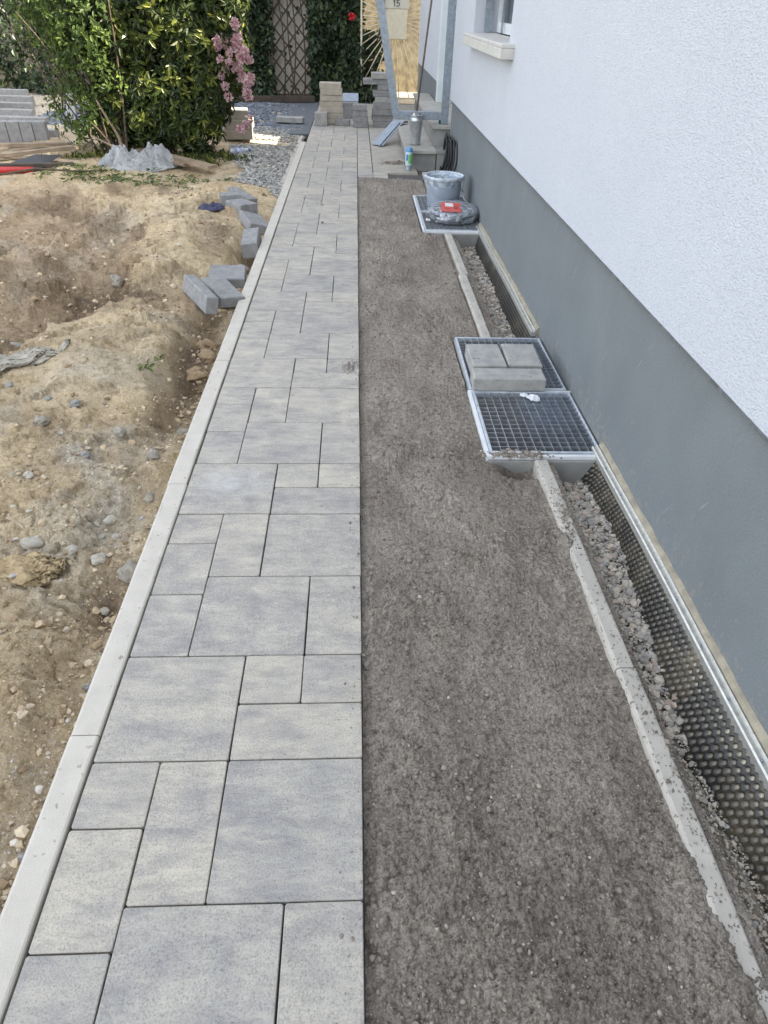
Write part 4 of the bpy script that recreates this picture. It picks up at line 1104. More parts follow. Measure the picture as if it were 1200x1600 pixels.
for i in range(6):
    hose = MB()
    lvl = i % 3; rr_ = .165 - .022 * (i // 3)
    hose.tube([(rr_ * math.cos(a) * (1 + .01 * math.sin(3 * a + i)), rr_ * math.sin(a) * .82, .013 + lvl * .021 + .002 * math.sin(a * 2 + i)) for a in np.linspace(0, 2 * math.pi, 49)], .011, 8, False)
    obj('pipe_loop', hose.mesh('pipe_loop'), MTc, cl)
V_, F_ = [], []
seg = 90; prof = [(.0, .078), (.07, .079), (.115, .080), (.15, .080), (.172, .070), (.182, .045), (.178, .018), (.165, .004), (.1, .002)]
for i, (r, z) in enumerate(prof):
    for k in range(seg):
        a = 2 * math.pi * k / seg
        wr = .0045 * math.sin(a * 17 + i * 1.7) * (r > .1) + .003 * math.sin(a * 31 - i * 2.3) * (r > .05) + .006 * math.sin(a * 5 + i)* (r > .05)
        V_.append(((r + wr) * math.cos(a), (r + wr) * math.sin(a) * .83, z + .004 * math.sin(a * 11 + i * 2.1) * (r > .03)))
for i in range(len(prof) - 1):
    for k in range(seg): F_.append((i * seg + k, i * seg + (k + 1) % seg, (i + 1) * seg + (k + 1) % seg, (i + 1) * seg + k))
obj('film_wrap', MB().add(V_, F_, True).mesh('film_wrap'), MT['film'], cl)
lr = math.radians(8)
lab = obj('paper_label', MB().box(-.085, -.09, .0, .05, .07, .0012).mesh('paper_label'), simple('label_red', (.62, .09, .06), (.5, .07, .05), 30, .5), cl, (-.005, -.01, .087), (0, 0, -.15))
obj('label_print', MB().box(-.055, -.0, .0013, .0, .055, .0020).mesh('label_print'), simple('label_white', (.75, .75, .75), (.6, .6, .6), 30, .5), lab)
obj('label_print', MB().box(.0, -.035, .0013, .03, -.028, .002).box(.0, -.02, .0013, .035, -.014, .002).box(-.06, -.035, .0013, -.02, -.03, .002).box(.002, .01, .0013, .034, .016, .002).mesh('label_print'), MT['black'], lab)
obj('film_tail', MB().box(-.195, -.06, .0, -.165, -.035, .014, .005).mesh('film_tail'), MT['white_plastic'], cl)

# white paper scrap on the near grate
def crumple(name, rx, ry, h, seed, m, loc, rot, label, cat, nx=26, ny=20, f=14, thick=True):
    xs_ = np.linspace(-1, 1, nx); ys_ = np.linspace(-1, 1, ny); A, B = np.meshgrid(xs_, ys_)
    k = 1 + .35 * fbm(A, B, 1.4, 3, seed)
    X = A * rx * k * np.sqrt(1 - B * B / 2.2); Y = B * ry * (1 + .3 * fbm(A, B, 1.7, 3, seed + 1)) * np.sqrt(1 - A * A / 2.2)
    ed = np.clip(1 - np.maximum(np.abs(A), np.abs(B)), 0, 1)
    Z = .003 + h * (ed ** .55) * (.45 + 1.1 * np.abs(fbm(A, B, f / 10, 3, seed + 2)) + .16 * np.abs(fbm(A, B, f / 3, 2, seed + 3)))
    if name == 'plastic_sheet':
        env = np.exp(-((A + .30) / .60) ** 4 - (B / .8) ** 4) * .85 + .8 * np.exp(-((A - .52) / .28) ** 4 - ((B - .1) / .65) ** 4) + .10
        fd = .55 + .55 * fbm(A + .3 * B, B, 1.6, 2, 11) + .40 * fbm(A - .5 * B, B + A, 3.6, 2, 12) + .16 * fbm(A * 1.6, B, 8, 2, 13)
        Z = .005 + h * env * np.clip(ed * 5, 0, 1) ** .6 * np.abs(fd)
        X = X + .03 * fbm(A, B, 4, 3, 14); Y = Y + .03 * fbm(A, B, 4, 3, 15)
    me = grid_mesh(name, X, Y, Z, name == 'plastic_sheet')
    return tag(obj(name, me, m, None, loc, rot), label, cat)
crumple('paper_scrap', .022, .030, .022, 5, MT['white_plastic'], (.748, 2.545, .008), (0, 0, .6), 'crumpled scrap of white paper on the near grate', 'paper')
crumple('paper_scrap', .020, .016, .012, 9, MT['white_plastic'], (.715, 2.575, .008), (0, 0, .2), 'smaller white shred beside the crumpled paper on the near grate', 'paper')

# ------------------------------------------------------------------ stones and litter in the soil
RG = 'loose stones in the sandy soil'
rocks = [  # x, y, rx, ry, rz, material, label
    (-.711, 1.53, .036, .045, .030, 'rock', 'largest rounded stone touching the left kerb'),
    (-.80, 1.50 + .05, .027, .022, .018, 'rock_light', 'pale stone right beside the torn tan clump'),
    (-.90, 1.60, .022, .020, .014, 'rock_light', 'pale stone behind the torn tan clump'),
    (-1.04, 1.64, .034, .022, .016, 'rock_light', 'flat pale stone at the left edge, behind the clump'),
    (-.772, 1.43, .014, .016, .014, 'rock_light', 'small pale stone in the little hollow by the kerb'),
    (-1.246, 2.32, .036, .030, .024, 'rock', 'rough grey stone among the pebbles on the left'),
    (-1.16, 2.45, .024, .024, .018, 'rock_blue', 'blue grey stone above the pebbly patch'),
    (-1.26, 2.46, .016, .015, .010, 'rock_blue', 'tiny grey stone beside the blue grey one'),
    (-.92, 2.24, .034, .020, .018, 'rock', 'longish stone, left of the two by the kerb'),
    (-.955, 2.30, .024, .020, .015, 'rock', 'smaller stone against the longish one'),
    (-.775, 2.13, .034, .024, .020, 'rock', 'flat stone close to the kerb beside the longish stone'),
    (-.74, 1.90, .024, .020, .012, 'rock', 'flat stone next to the kerb joint'),
    (-.83, 1.76, .020, .016, .012, 'rock_light', 'angular pale stone, rightmost of the small pale group'),
    (-.87, 1.74, .016, .013, .011, 'rock_light', 'pale stone in the middle of the small pale group'),
    (-.80, 1.70, .014, .013, .010, 'rock_light', 'low pale stone at the front of the small pale group'),
    (-.84, 1.69, .012, .012, .009, 'rock_light', 'smallest stone of the small pale group'),
    (-1.15, 1.95, .022, .019, .012, 'rock_light', 'pale stone in the gravelly soil on the left'),
    (-1.0, 2.08, .017, .016, .012, 'rock_blue', 'small grey stone at the centre of the gravelly patch'),
    (-1.45, 2.55, .018, .016, .012, 'rock_blue', 'little blue grey stone at the left edge below the ridge'),
    (-.71, 1.12, .020, .012, .014, 'rock_blue', 'grey stone wedged against the kerb above the kerb joint'),
    (-.693, 1.125, .010, .012, .012, 'clod', 'tan pebble wedged against the kerb beside the grey stone'),
    (-.695, .665, .010, .009, .007, 'rock_blue', 'grey chip beside the kerb at the bottom left'),
    (-1.86, 3.48, .042, .04, .028, 'rock', 'rounded stone in the dug out hollow at the left edge'),
    (-1.72, 3.95, .050, .040, .032, 'rock', 'dull stone at the bottom of the dug out hollow'),
    (-1.86, 3.22, .040, .025, .018, 'clod', 'tan lump in front of the hollow'),
    (-1.70, 3.30, .036, .022, .02, 'clod', 'tan lump on the lip of the hollow'),
    (-1.62, 4.55, .055, .045, .035, 'rock', 'dark brown stone on the slope of the hollow'),
    (-1.36, 4.15, .07, .05, .045, 'clod', 'broken clod at the steep edge of the hollow'),
    (-.80, 3.30, .050, .045, .04, 'clod', 'sandy clod, farthest in the slump beside the kerb'),
    (-.76, 3.12, .045, .05, .035, 'clod', 'sandy clod beside the kerb, second in the slump'),
    (-.78, 2.92, .045, .06, .035, 'clod', 'broad clod lying deepest in the slump by the kerb'),
    (-.74, 2.45, .035, .025, .018, 'rock', 'flat stone at the near end of the slump'),
    (-.76, 4.42, .055, .06, .04, 'rock', 'brown stone beside the kerb between the two block heaps'),
]
for i, (x, y, rx, ry, rz_, m, lab_) in enumerate(rocks):
    me = rock_mesh('stone', (rx, ry, rz_), 100 + i * 7, 2, .32)
    z = float(terrain(np.array([x]), np.array([y]))[0])
    tag(obj('stone', me, MT[m], None, (x, y, z + rz_ * .35), (random.uniform(-.2, .2), random.uniform(-.2, .2), random.uniform(0, 3))), lab_, 'stone', RG)
# long grey ridge of mortar in the soil at the left edge
rm = rock_mesh('mortar_ridge', (.045, .17, .022), 300, 4, .6)
for v_ in rm.vertices:
    v_.co.x += .03 * math.sin(v_.co.y * 17) + .006 * random.uniform(-1, 1); v_.co.z += .006 * random.uniform(-1, 1) + .012 * math.sin(v_.co.y * 40)
tag(obj('mortar_ridge', rm, MT['rock_light'], None, (-1.46, 2.80, tz(-1.46, 2.8) + .012), (.05, 0, -.7)), 'long pale grey lump of mortar lying on the soil at the left edge', 'mortar')
# torn tan clump at left edge
tc = rock_mesh('torn_clump', (.13, .055, .018), 333, 4, .6)
for v_ in tc.vertices:
    k_ = max(0, v_.co.x - .03) * 8
    v_.co.x += .012 * random.uniform(-1, 1) * k_; v_.co.y += .010 * random.uniform(-1, 1) * (.3 + k_); v_.co.z += .004 * random.uniform(-1, 1) + .007 * math.sin(v_.co.x * 90 + v_.co.y * 60)
tag(obj('torn_clump', tc, simple('fibre_mat', (.55, .42, .24), (.38, .28, .155), 40, .95, bs=150, bstr=1, bd=.006), None, (-1.03, 1.50, tz(-1.03, 1.50) + .01), (.12, 0, .12)), 'torn yellowish mat of fibre at the left edge of the soil', 'fibre mat')
# stones lying on the sand bed
srocks = [(.013, 1.13, .012, .014, .012, 'crumb', 'sand clod against the edge of the slabs'), (.085, .355, .0085, .0085, .0075, 'crumb', 'round stone near the bottom of the sand bed'), (.113, .358, .0038, .0038, .003, 'rock', 'small brown pebble right of the round stone'),
          (.135, .50, .004, .003, .003, 'rock_light', 'pale pebble in the front of the sand bed'), (.238, .555, .0025, .003, .002, 'rock_light', 'white chip in the middle of the sand bed'), (.28, .76, .003, .003, .002, 'rock_light', 'light chip lying on the sand'), (.215, 1.02, .0045, .004, .003, 'rock_light', 'pale flat chip near the middle of the sand bed'),
          (.12, 1.18, .008, .008, .006, 'crumb', 'grey lump above the pale chip'), (.27, 1.85, .016, .014, .011, 'crumb', 'rounded grey lump in the middle of the sand bed'), (.19, 1.54, .010, .009, .007, 'crumb', 'grey lump, middle of a row of three'), (.15, 1.53, .009, .008, .006, 'crumb', 'grey lump, left of a row of three'), (.125, 1.545, .007, .007, .006, 'crumb', 'smallest lump at the left of the row'),
          (.455, .62, .003, .003, .002, 'rock_light', 'light brown pebble toward the right kerb'), (-.035, 1.70, .005, .004, .004, 'crumb', 'crumb of dirt on the slab edge beside the sand'), (-.042, .49, .0045, .0042, .0012, 'crumb', 'flat dab of mud on the nearest right slab'), (-.13, 1.79, .003, .003, .002, 'crumb', 'dark speck of dirt on a small slab'), (-.27, 5.35, .012, .01, .01, 'crumb', 'brown clod lying on the far slabs')]
for i, (x, y, rx, ry, rz_, m, lab_) in enumerate(srocks):
    me = rock_mesh('pebble', (rx, ry, rz_), 500 + i * 5, 2, .2)
    z = float(sand_h(np.array([x]), np.array([y]))[0]) if x > 0 else 0
    tag(obj('pebble', me, MT[m], None, (x, y, z + rz_ * .4), (0, 0, random.uniform(0, 3))), lab_, 'pebble', 'pebbles on the sand and slabs')
# a root on the sand
ptr = [(.43, 1.79), (.425, 1.72), (.405, 1.65), (.385, 1.60), (.363, 1.555), (.358, 1.50), (.352, 1.42)]
tag(obj('root', MB().tube([(x, y, float(sand_h(np.array([x]), np.array([y]), False)[0]) + .009) for x, y in ptr], [.0012, .0015, .0016, .0015, .0014, .0012, .0008], 6).mesh('root'), simple('root', (.30, .25, .19), (.22, .18, .13), 50, .9)), 'thin brown root lying on the sand bed', 'root')
for (x, y, l, a, tl_) in ((.10, 2.07, .04, 1.5, 'longest tiny twig, beside the slab edge level with the big grate'), (.21, 1.60, .03, 1.2, 'tiny twig on the sand, left of the brown root'), (.13, .78, .03, 1.7, 'tiny upright lying twig near the front slabs'), (.19, .80, .02, 2.0, 'tiny twig just right of another twig at the front'), (.33, .80, .018, .6, 'tiny twig nearest the middle of the front sand'), (.17, 1.34, .02, 2.6, 'tiny slanting twig below the row of grey lumps')):
    z = float(sand_h(np.array([x]), np.array([y]), False)[0]) + .006
    tag(obj('twig', MB().tube([(x, y, z), (x + l * .5 * math.cos(a) + .002, y + l * .5 * math.sin(a), z + .001), (x + l * math.cos(a), y + l * math.sin(a), z)], .0008, 5).mesh('twig'), MT['rock_light']), tl_, 'twig', 'tiny twigs on the sand bed')

# rag, plastic sheet, bottle
crumple('dark_rag', .10, .085, .05, 41, simple('navy_cloth', (.035, .038, .075), (.07, .07, .12), 30, .9), (-1.13, 5.58, tz(-1.13, 5.58) + .008), (0, 0, .3), 'dark blue crumpled rag on the soil beside the far heap of blocks', 'rag', 34, 28, 20)
def sheet_mat():
    m, nt, b = mat_nodes('milky_plastic'); v = pos(nt)
    c = ramp(nt, noise(nt, v, 7, 5, .7), [(.3, (.46, .48, .49)), (.6, (.66, .68, .68))])
    nt.links.new(c, b.inputs['Base Color']); b.inputs['Roughness'].default_value = .35
    tr = nd(nt, 'ShaderNodeBsdfTransparent'); mx = nd(nt, 'ShaderNodeMixShader'); mx.inputs[0].default_value = .78
    nt.links.new(tr.outputs[0], mx.inputs[1]); nt.links.new(b.outputs[0], mx.inputs[2]); nt.links.new(mx.outputs[0], nt.nodes['Material Output'].inputs['Surface'])
    bump(nt, b, noise(nt, v, 14, 5, .65, 2.0), 1.0, .06); return m
MT['sheet'] = sheet_mat()
crumple('plastic_sheet', .40, .28, .25, 77, MT['sheet'], (-2.20, 7.35, tz(-2.2, 7.35) - .01), (0, 0, .1), 'crumpled translucent plastic sheet heaped at the foot of the bush', 'plastic sheet', 150, 110, 16)
bo = thing('water_bottle', 'crushed clear bottle with a blue cap end lying on the gravel by the bush', 'bottle', (-1.27, 8.06, tz(-1.27, 8.06) + .045), (0, math.radians(90), .5))
obj('bottle_body', MB().lathe([(0, -.10), (.03, -.10), (.034, -.09), (.030, -.06), (.034, -.03), (.027, 0), (.033, .04), (.024, .08), (.013, .11), (.012, .12)], 20).mesh('bottle_body'), MT['film'], bo)
obj('cap', MB().lathe([(.0145, .115), (.0145, .133), (0, .133)], 16).mesh('cap'), simple('cap_blue', (.04, .12, .55), (.04, .1, .4), 10, .4), bo)
obj('wrapper', MB().lathe([(.0345, -.035), (.030, -.015), (.0285, 0), (.034, .025)], 20).mesh('wrapper'), simple('wrap_blue', (.08, .16, .5), (.5, .55, .65), 30, .4, lohi=(.45, .55)), bo)

# ------------------------------------------------------------------ boards, pipe, planks on the left
def plank(a, b, w, h, m, name, label, cat, group=None):
    return tag(obj(name, MB().bar(a, b, w, h).mesh(name), MT[m]), label, cat, group)
GL = 'boards lying on the soil at the left'
plank((-4.35, 7.75, .06), (-3.05, 8.15, .05), .10, .03, 'wood', 'board', 'upper of the weathered boards at the far left', 'board', GL)
plank((-3.75, 7.25, .04), (-2.75, 7.85, .09), .08, .03, 'wood', 'board', 'middle weathered board crossing under the upper one', 'board', GL)
plank((-3.9, 6.95, .03), (-2.72, 7.18, .03), .07, .03, 'wood_dark', 'board', 'lowest dark board just behind the red pipe', 'board', GL)
plank((-3.95, 7.55, .035), (-3.15, 7.42, .03), .09, .02, 'wood', 'board', 'short pale board between the crossing boards', 'board', GL)
plank((-4.2, 7.95, .03), (-3.5, 8.25, .035), .07, .02, 'wood_dark', 'board', 'dark board behind the upper weathered board', 'board', GL)
tag(obj('bent_branch', MB().tube([(-3.3, 6.6, tz(-3.3, 6.6) + .02), (-2.9, 6.75, tz(-2.9, 6.75) + .03), (-2.55, 6.7, tz(-2.55, 6.7) + .02), (-2.3, 6.85, tz(-2.3, 6.85) + .02)], [.008, .010, .008, .004], 6).mesh('bent_branch'), MT['bark']), 'thin bent branch lying in front of the red pipe', 'branch')
tag(obj('red_pipe', MB().tube([(-3.8, 6.80, .03), (-2.98, 6.88, .03)], .028, 14).mesh('red_pipe'), MT['red']), 'red plastic pipe lying on the ground at the left edge', 'pipe')
tag(obj('black_pipe', MB().tube([(-2.98, 6.88, .03), (-2.90, 6.89, .03)], .024, 12).mesh('black_pipe'), MT['black']), 'short black pipe end stuck in the red pipe', 'pipe')
GP = 'planks leaning out of the bush'
plank((-2.25, 7.85, .06), (-1.40, 7.18, .03), .11, .028, 'wood', 'plank', 'longer wooden plank reaching out from under the bush', 'plank', GP)
plank((-2.25, 7.72, .03), (-1.68, 7.35, .02), .09, .025, 'wood', 'plank', 'shorter wooden plank under the longer one', 'plank', GP)
tag(obj('black_sheet', MB().add([(-3.35, 7.2, .02), (-2.95, 7.1, .03), (-2.9, 7.4, .07), (-3.2, 7.5, .03), (-3.1, 7.3, .09)], [(0, 1, 4), (1, 2, 4), (2, 3, 4), (3, 0, 4)]).mesh('black_sheet'), MT['black']), 'crumpled black foil between the boards', 'foil')

# kerb blocks set in rectangles at the far left
pb = 'grey edging blocks standing in a row at the far left'
for i in range(9):
    x = -4.68 + i * .135; y = 8.62 + (i * .02)
    block((x, y, -.07), (.13, .12, .24), .12, 'block_dark', f'upright grey edging block, {["leftmost", "second from the left", "third from the left", "fourth from the left", "middle one", "fourth from the right", "third from the right", "second from the right", "rightmost"][i]} in the front row at the far left', pb, name='edging_block')
for k, (y, xl, xr) in enumerate(((9.15, -4.9, -3.55), (9.95, -5.6, -3.95), (10.45, -5.9, -4.3), (10.95, -6.2, -4.5), (11.5, -6.5, -4.7), (12.1, -6.9, -5.0))):
    block(((xl + xr) / 2, y, -.10 + .02 * k), (xr - xl, .12, .14), -.05, 'block_dark', f'pale edging beam lying across, number {["one", "two", "three", "four", "five", "six"][k]} from the front of the ladder like bed', 'edging beams of the bed at the far left', name='edging_beam')
block((-3.98, 10.9, -.06), (.12, 3.0, .14), .33, 'block_dark', 'long edging beam running back along the right of the bed', name='edging_beam')
pf = tag(obj('dark_post', MB().bar((-4.95, 10.6, 0), (-5.35, 10.7, 2.4), .14, .14, (0, 1, 0)).mesh('dark_post'), MT['wood_dark']), 'dark leaning timber post at the upper left corner', 'post')

# ------------------------------------------------------------------ background wall, trellis, gate
bw = MB(); bw.box(-9.5, 13.35, -.5, .05, 13.6, 3.2)
tag(obj('garden_wall', bw.mesh('garden_wall'), simple('old_plaster', (.66, .61, .50), (.52, .475, .38), 3, .9, bs=30, bstr=.6, bd=.01)), 'old beige plaster wall behind the trellis and ivy', 'wall')
bw = MB(); bw.box(-.3, 14.9, -.5, 5, 15.1, 4.0)
tag(obj('far_wall', bw.mesh('far_wall'), simple('mottled_wall', (.32, .27, .18), (.13, .11, .075), 9, .95, bs=20, bstr=.35, bd=.008, detail=8)), 'mottled ochre wall seen through the gate', 'wall')
g = MB(); g.box(-.62, 13.0, -.5, 1.6, 14.9, -.03)
structure('path_beyond_gate', g.mesh('path_beyond_gate'), simple('gate_path', (.36, .31, .23), (.26, .22, .16), 8, .95))
tag(obj('timber_edging', MB().bar((-2.3, 12.55, .02), (-.70, 12.98, .02), .07, .09).mesh('timber_edging'), MT['wood_dark']), 'low timber edging at the foot of the trellis', 'edging')

tr = thing('trellis', 'diamond lattice wooden trellis between the ivy on the beige wall', 'trellis', (-1.2, 13.25, 0))
def lat(a, b, w, h):
    me = MB().bar(a, b, w, h, (0, 1, 0)).mesh('lath'); return me
X0, X1, Z0, Z1 = -1.52, -.55, .06, 2.4
sl = 1.15
stp = .155
for dirn in (1, -1):
    c = -4.0
    while c < 4.5:
        # line z = dirn*sl*(x - X0) + c
        pts = []
        for x in (X0, X1):
            z = dirn * sl * (x - X0) + c
            if Z0 <= z <= Z1: pts.append((x, z))
        for z in (Z0, Z1):
            x = X0 + (z - c) / (dirn * sl)
            if X0 < x < X1: pts.append((x, z))
        if len(pts) == 2 and abs(pts[0][0] - pts[1][0]) > .05:
            yb_ = 13.25 + (.008 if dirn > 0 else -.008)
            o = obj('lath', lat((pts[0][0], yb_, pts[0][1]), (pts[1][0], yb_, pts[1][1]), .024, .012), MT['wood_dark'], tr)
            o.location = -Vector(tr.location)
        c += stp * 1.5 if False else .225
for xx in (X0 - .02, X1 + .02):
    o = obj('side_rail', MB().box(xx - .025, 13.22, .02, xx + .025, 13.28, 2.45).mesh('side_rail'), MT['wood_dark'], tr); o.location = -Vector(tr.location)
o = obj('bottom_rail', MB().box(X0 + .006, 13.22, .015, X1 - .006, 13.28, .055).mesh('bottom_rail'), MT['wood_dark'], tr); o.location = -Vector(tr.location)

MT['gate'] = simple('cream_gate_paint', (.72, .64, .47), (.62, .55, .40), 20, .5)
gt = thing('garden_gate', 'cream metal gate with bars radiating from a letter box panel', 'gate', (.55, 13.0, 0))
def gp(name, mb, m):
    o = obj(name, mb.mesh(name), m, gt); o.location = -Vector(gt.location); return o
GX0, GX1, GZ0, GZ1, GY = .06, 1.16, .04, 2.0, 13.0
gp('gate_frame', MB().box(GX0, GY - .015, GZ0, GX0 + .028, GY + .015, GZ1).box(GX1 - .03, GY - .015, GZ0, GX1, GY + .015, GZ1).box(GX0 + .0285, GY - .015, GZ0, GX1 - .0305, GY + .015, GZ0 + .03).box(GX0 + .0285, GY - .015, GZ1 - .03, GX1 - .0305, GY + .015, GZ1), MT['gate'])
px0, px1, pz0, pz1 = .445, .79, .86, 1.245
cxm, czm = (px0 + px1) / 2, pz0 + .25
for k in range(40):
    a = 2 * math.pi * (k + .5) / 40
    dx, dz = math.cos(a), math.sin(a)
    def hit(x0, x1, z0, z1):
        tx = ((x1 if dx > 0 else x0) - cxm) / dx if abs(dx) > 1e-6 else 9
        tz_ = ((z1 if dz > 0 else z0) - czm) / dz if abs(dz) > 1e-6 else 9
        return min(tx, tz_)
    ti = hit(px0, px1, pz0, pz1); to = hit(GX0 + .03, GX1 - .03, GZ0 + .03, GZ1 - .03)
    if to > ti + .02:
        gp('ray_bar', MB().tube([(cxm + dx * ti, GY, czm + dz * ti), (cxm + dx * to, GY, czm + dz * to)], .0075, 6), MT['gate'])
gp('letter_box', MB().box(px0, GY - .09, pz0, px1, GY + .03, pz1, .008), MT['gate'])
gp('number_plate', MB().box(px0 - .02, GY - .095, pz1 + .004, px1 + .02, GY + .0, pz1 + .16, .004), simple('plate_white', (.62, .58, .47), (.56, .52, .42), 10, .5))
dg = MB(); zb = pz1 + .03; yb = GY - .101
def seg_(x0, z0, x1, z1): dg.box(x0, yb, z0, x1, yb + .005, z1)
nx_ = .565; hh = .085
seg_(nx_ + .012, zb, nx_ + .024, zb + hh); dg.bar((nx_ - .006, yb + .0025, zb + hh - .03), (nx_ + .014, yb + .0025, zb + hh - .006), .005, .011, (0, 1, 0))
bx = nx_ + .05
seg_(bx, zb + hh - .012, bx + .045, zb + hh); seg_(bx, zb + hh * .5 - .002, bx + .012, zb + hh - .0125); seg_(bx + .0125, zb + hh * .5 - .002, bx + .037, zb + hh * .5 + .009)
seg_(bx + .0375, zb + .010, bx + .049, zb + hh * .5 + .004); seg_(bx, zb, bx + .037, zb + .0115)
gp('house_number', dg, MT['black'])
cres = MB(); vs = []; fs = []
for i in range(25):
    a = math.radians(120 + 120 * i / 24)
    for r in (.36, .40 + .03 * math.sin(math.pi * i / 24)):
        for yy_ in (GY - .12, GY - .06):
            vs.append((.235 + r * math.cos(a) * -.45, yy_, 1.28 + r * 1.25 * math.sin(a)))
for i in range(24):
    b_ = i * 4
    for p_, q_ in ((0, 1), (1, 3), (3, 2), (2, 0)): fs.append((b_ + p_, b_ + q_, b_ + 4 + q_, b_ + 4 + p_))
gp('dark_arc', cres.add(vs, fs), MT['black'])

# ------------------------------------------------------------------ greenery
def unit(v): return v / (np.linalg.norm(v, axis=-1, keepdims=True) + 1e-9)
def whorls(C, A, per, L, Wd, spread=1.0):
    """C whorl centres, A axis directions; per leaves round each"""
    n_ = len(C)
    ref = rng.normal(size=(n_, 3)); s_ = unit(np.cross(A, ref)); t_ = np.cross(A, s_)
    P, D, N, LL, WW, RN = [], [], [], [], [], []
    base = rng.uniform(0, 1, n_)
    for k in range(per):
        a = 2 * math.pi * k / per + rng.normal(0, .35, n_)
        out = s_ * np.cos(a)[:, None] + t_ * np.sin(a)[:, None]
        up = rng.uniform(-.15, .75, n_)[:, None]
        D.append(unit(out * spread + A * up)); P.append(C + A * rng.normal(0, .012, n_)[:, None]); N.append(A + rng.normal(0, .25, (n_, 3)))
        l_ = L * rng.uniform(.65, 1.2, n_); LL.append(l_); WW.append(l_ * Wd); RN.append(np.clip(base * .6 + rng.uniform(0, .4, n_), 0, 1))
    return np.concatenate(P), np.concatenate(D), np.concatenate(N), np.concatenate(LL), np.concatenate(WW), np.concatenate(RN)

def lobes_points(lobes, n_, shell=(.72, 1.03), zmin=.0):
    """points on the outer skin of the union of ellipsoid lobes"""
    P = []; A = []
    ws = np.array([l[3] * l[5] for l in lobes]); ws = ws / ws.sum()
    ids = rng.choice(len(lobes), n_, p=ws)
    u = unit(rng.normal(size=(n_, 3))); r = rng.uniform(*shell, n_) 
    Ls = np.array(lobes)[ids]
    P = Ls[:, :3] + u * Ls[:, 3:6] * r[:, None]
    keep = P[:, 2] > zmin
    for l in lobes:
        q = (P - np.array(l[:3])) / np.array(l[3:6])
        keep &= (np.linalg.norm(q, axis=1) > .60)
    return P[keep], unit(u + np.array([0, 0, .35]))[keep]

# rhododendron with pink flowers
rb = thing('rhododendron', 'large rhododendron bush with glossy dark leaves and pink blossom on its right side', 'bush', (-2.0, 8.3, 0))
lob = [(-1.95, 8.2, 1.25, .50, .5, .55), (-1.62, 8.25, 1.15, .38, .45, .55), (-2.3, 8.1, 1.0, .42, .4, .5), (-1.75, 8.1, 1.75, .42, .45, .5), (-2.2, 8.2, 1.8, .5, .5, .45), (-1.58, 8.2, .62, .30, .40, .42), (-1.66, 8.0, .28, .24, .28, .25), (-2.05, 8.15, .58, .46, .4, .5), (-2.35, 8.1, .45, .36, .35, .4), (-1.8, 8.0, .40, .35, .3, .35), (-2.1, 8.0, .3, .4, .3, .25), (-1.30, 8.15, 1.35, .24, .32, .42), (-1.32, 8.2, .92, .22, .3, .42), (-1.36, 8.2, 1.8, .3, .35, .4), (-1.95, 8.1, 2.2, .5, .5, .4), (-1.5, 8.2, 1.9, .35, .4, .4)]
C_, A_ = lobes_points(lob, 6200)
low = C_[:, 2] < .75
keep = ~low | (rng.uniform(0, 1, len(C_)) < 1.0)
C_, A_ = C_[keep], A_[keep]
P, D, N, L_, W_, RN = whorls(C_, A_, 7, .085, .36)
P = P - np.array([-2.0, 8.3, 0])
o = obj('foliage', leaf_mesh('foliage', P, D, N, L_, W_, RN), MT['leaf_dark'], rb); o['kind'] = 'stuff'
def stem(par, base, tip, r, name='stem', m='bark', wob=.08, n_=8):
    pts = []; b_ = Vector(base); t_ = Vector(tip)
    w1 = Vector((random.uniform(-1, 1), random.uniform(-1, 1), random.uniform(-.4, .4))) * wob
    w2 = Vector((random.uniform(-1, 1), random.uniform(-1, 1), 0)) * wob * .6
    for i in range(n_):
        u = i / (n_ - 1); pts.append(b_.lerp(t_, u) + w1 * math.sin(math.pi * u) + w2 * math.sin(2 * math.pi * u))
    o_ = obj(name, MB().tube(pts, [r * (1 - .65 * i / (n_ - 1)) for i in range(n_)], 7).mesh(name), MT[m], par); o_.location = -Vector(par.location); return o_
for i in range(20):
    bx_, by_ = random.uniform(-2.25, -1.65), random.uniform(8.0, 8.5)
    stem(rb, (bx_, by_, -.05), (bx_ + random.uniform(-.4, .4), by_ + random.uniform(-.3, .2), random.uniform(.9, 1.7)), random.uniform(.010, .024))
# blossom clusters: each a ball of petals
def blossom(c, r, seed):
    n_ = 46; u = unit(rng.normal(size=(n_, 3))); u[:, 1] = -np.abs(u[:, 1]) * .8 + u[:, 1] * .2; u = unit(u)
    P_ = np.array([c]) + u * r * .45 - np.array([rb.location[:]])
    D_ = unit(u + rng.normal(0, .6, (n_, 3))); N_ = u + rng.normal(0, .3, (n_, 3))
    l_ = rng.uniform(.55, .95, n_) * r
    me = leaf_mesh('blossom', P_, D_, N_, l_, l_ * .75, np.clip(rng.normal(.55, .25, n_), 0, 1), .2, .2)
    return obj('blossom', me, MT['petal'], rb)
import itertools
RAYS = []
def at_y(px, py, Y):
    d = F * 1038.9 + RR * (px - 600) + UU * (800 - py)
    k = Y / d.y
    return (CX + d.x * k, Y, H + d.z * k)
frnd = random.Random(5)
fl = [(368, 38, .04), (304, 64, .03), (390, 122, .045), (388, 148, .045), (386, 136, .04), (390, 186, .035), (376, 202, .035), (383, 196, .03)]
for k in range(30):
    u_ = frnd.random(); fl.append((352 + 30 * u_ + frnd.gauss(0, 7), 58 + 75 * frnd.random() * (.5 + .5 * u_) + frnd.gauss(0, 8), frnd.uniform(.022, .045)))
fl += [(346, 118, .03), (352, 134, .035), (357, 151, .035), (344, 92, .03), (340, 74, .03)]
for i, (px, py, r) in enumerate(fl):
    blossom(at_y(px, py, 7.78 + frnd.uniform(-.05, .22)), r * 1.2, i)

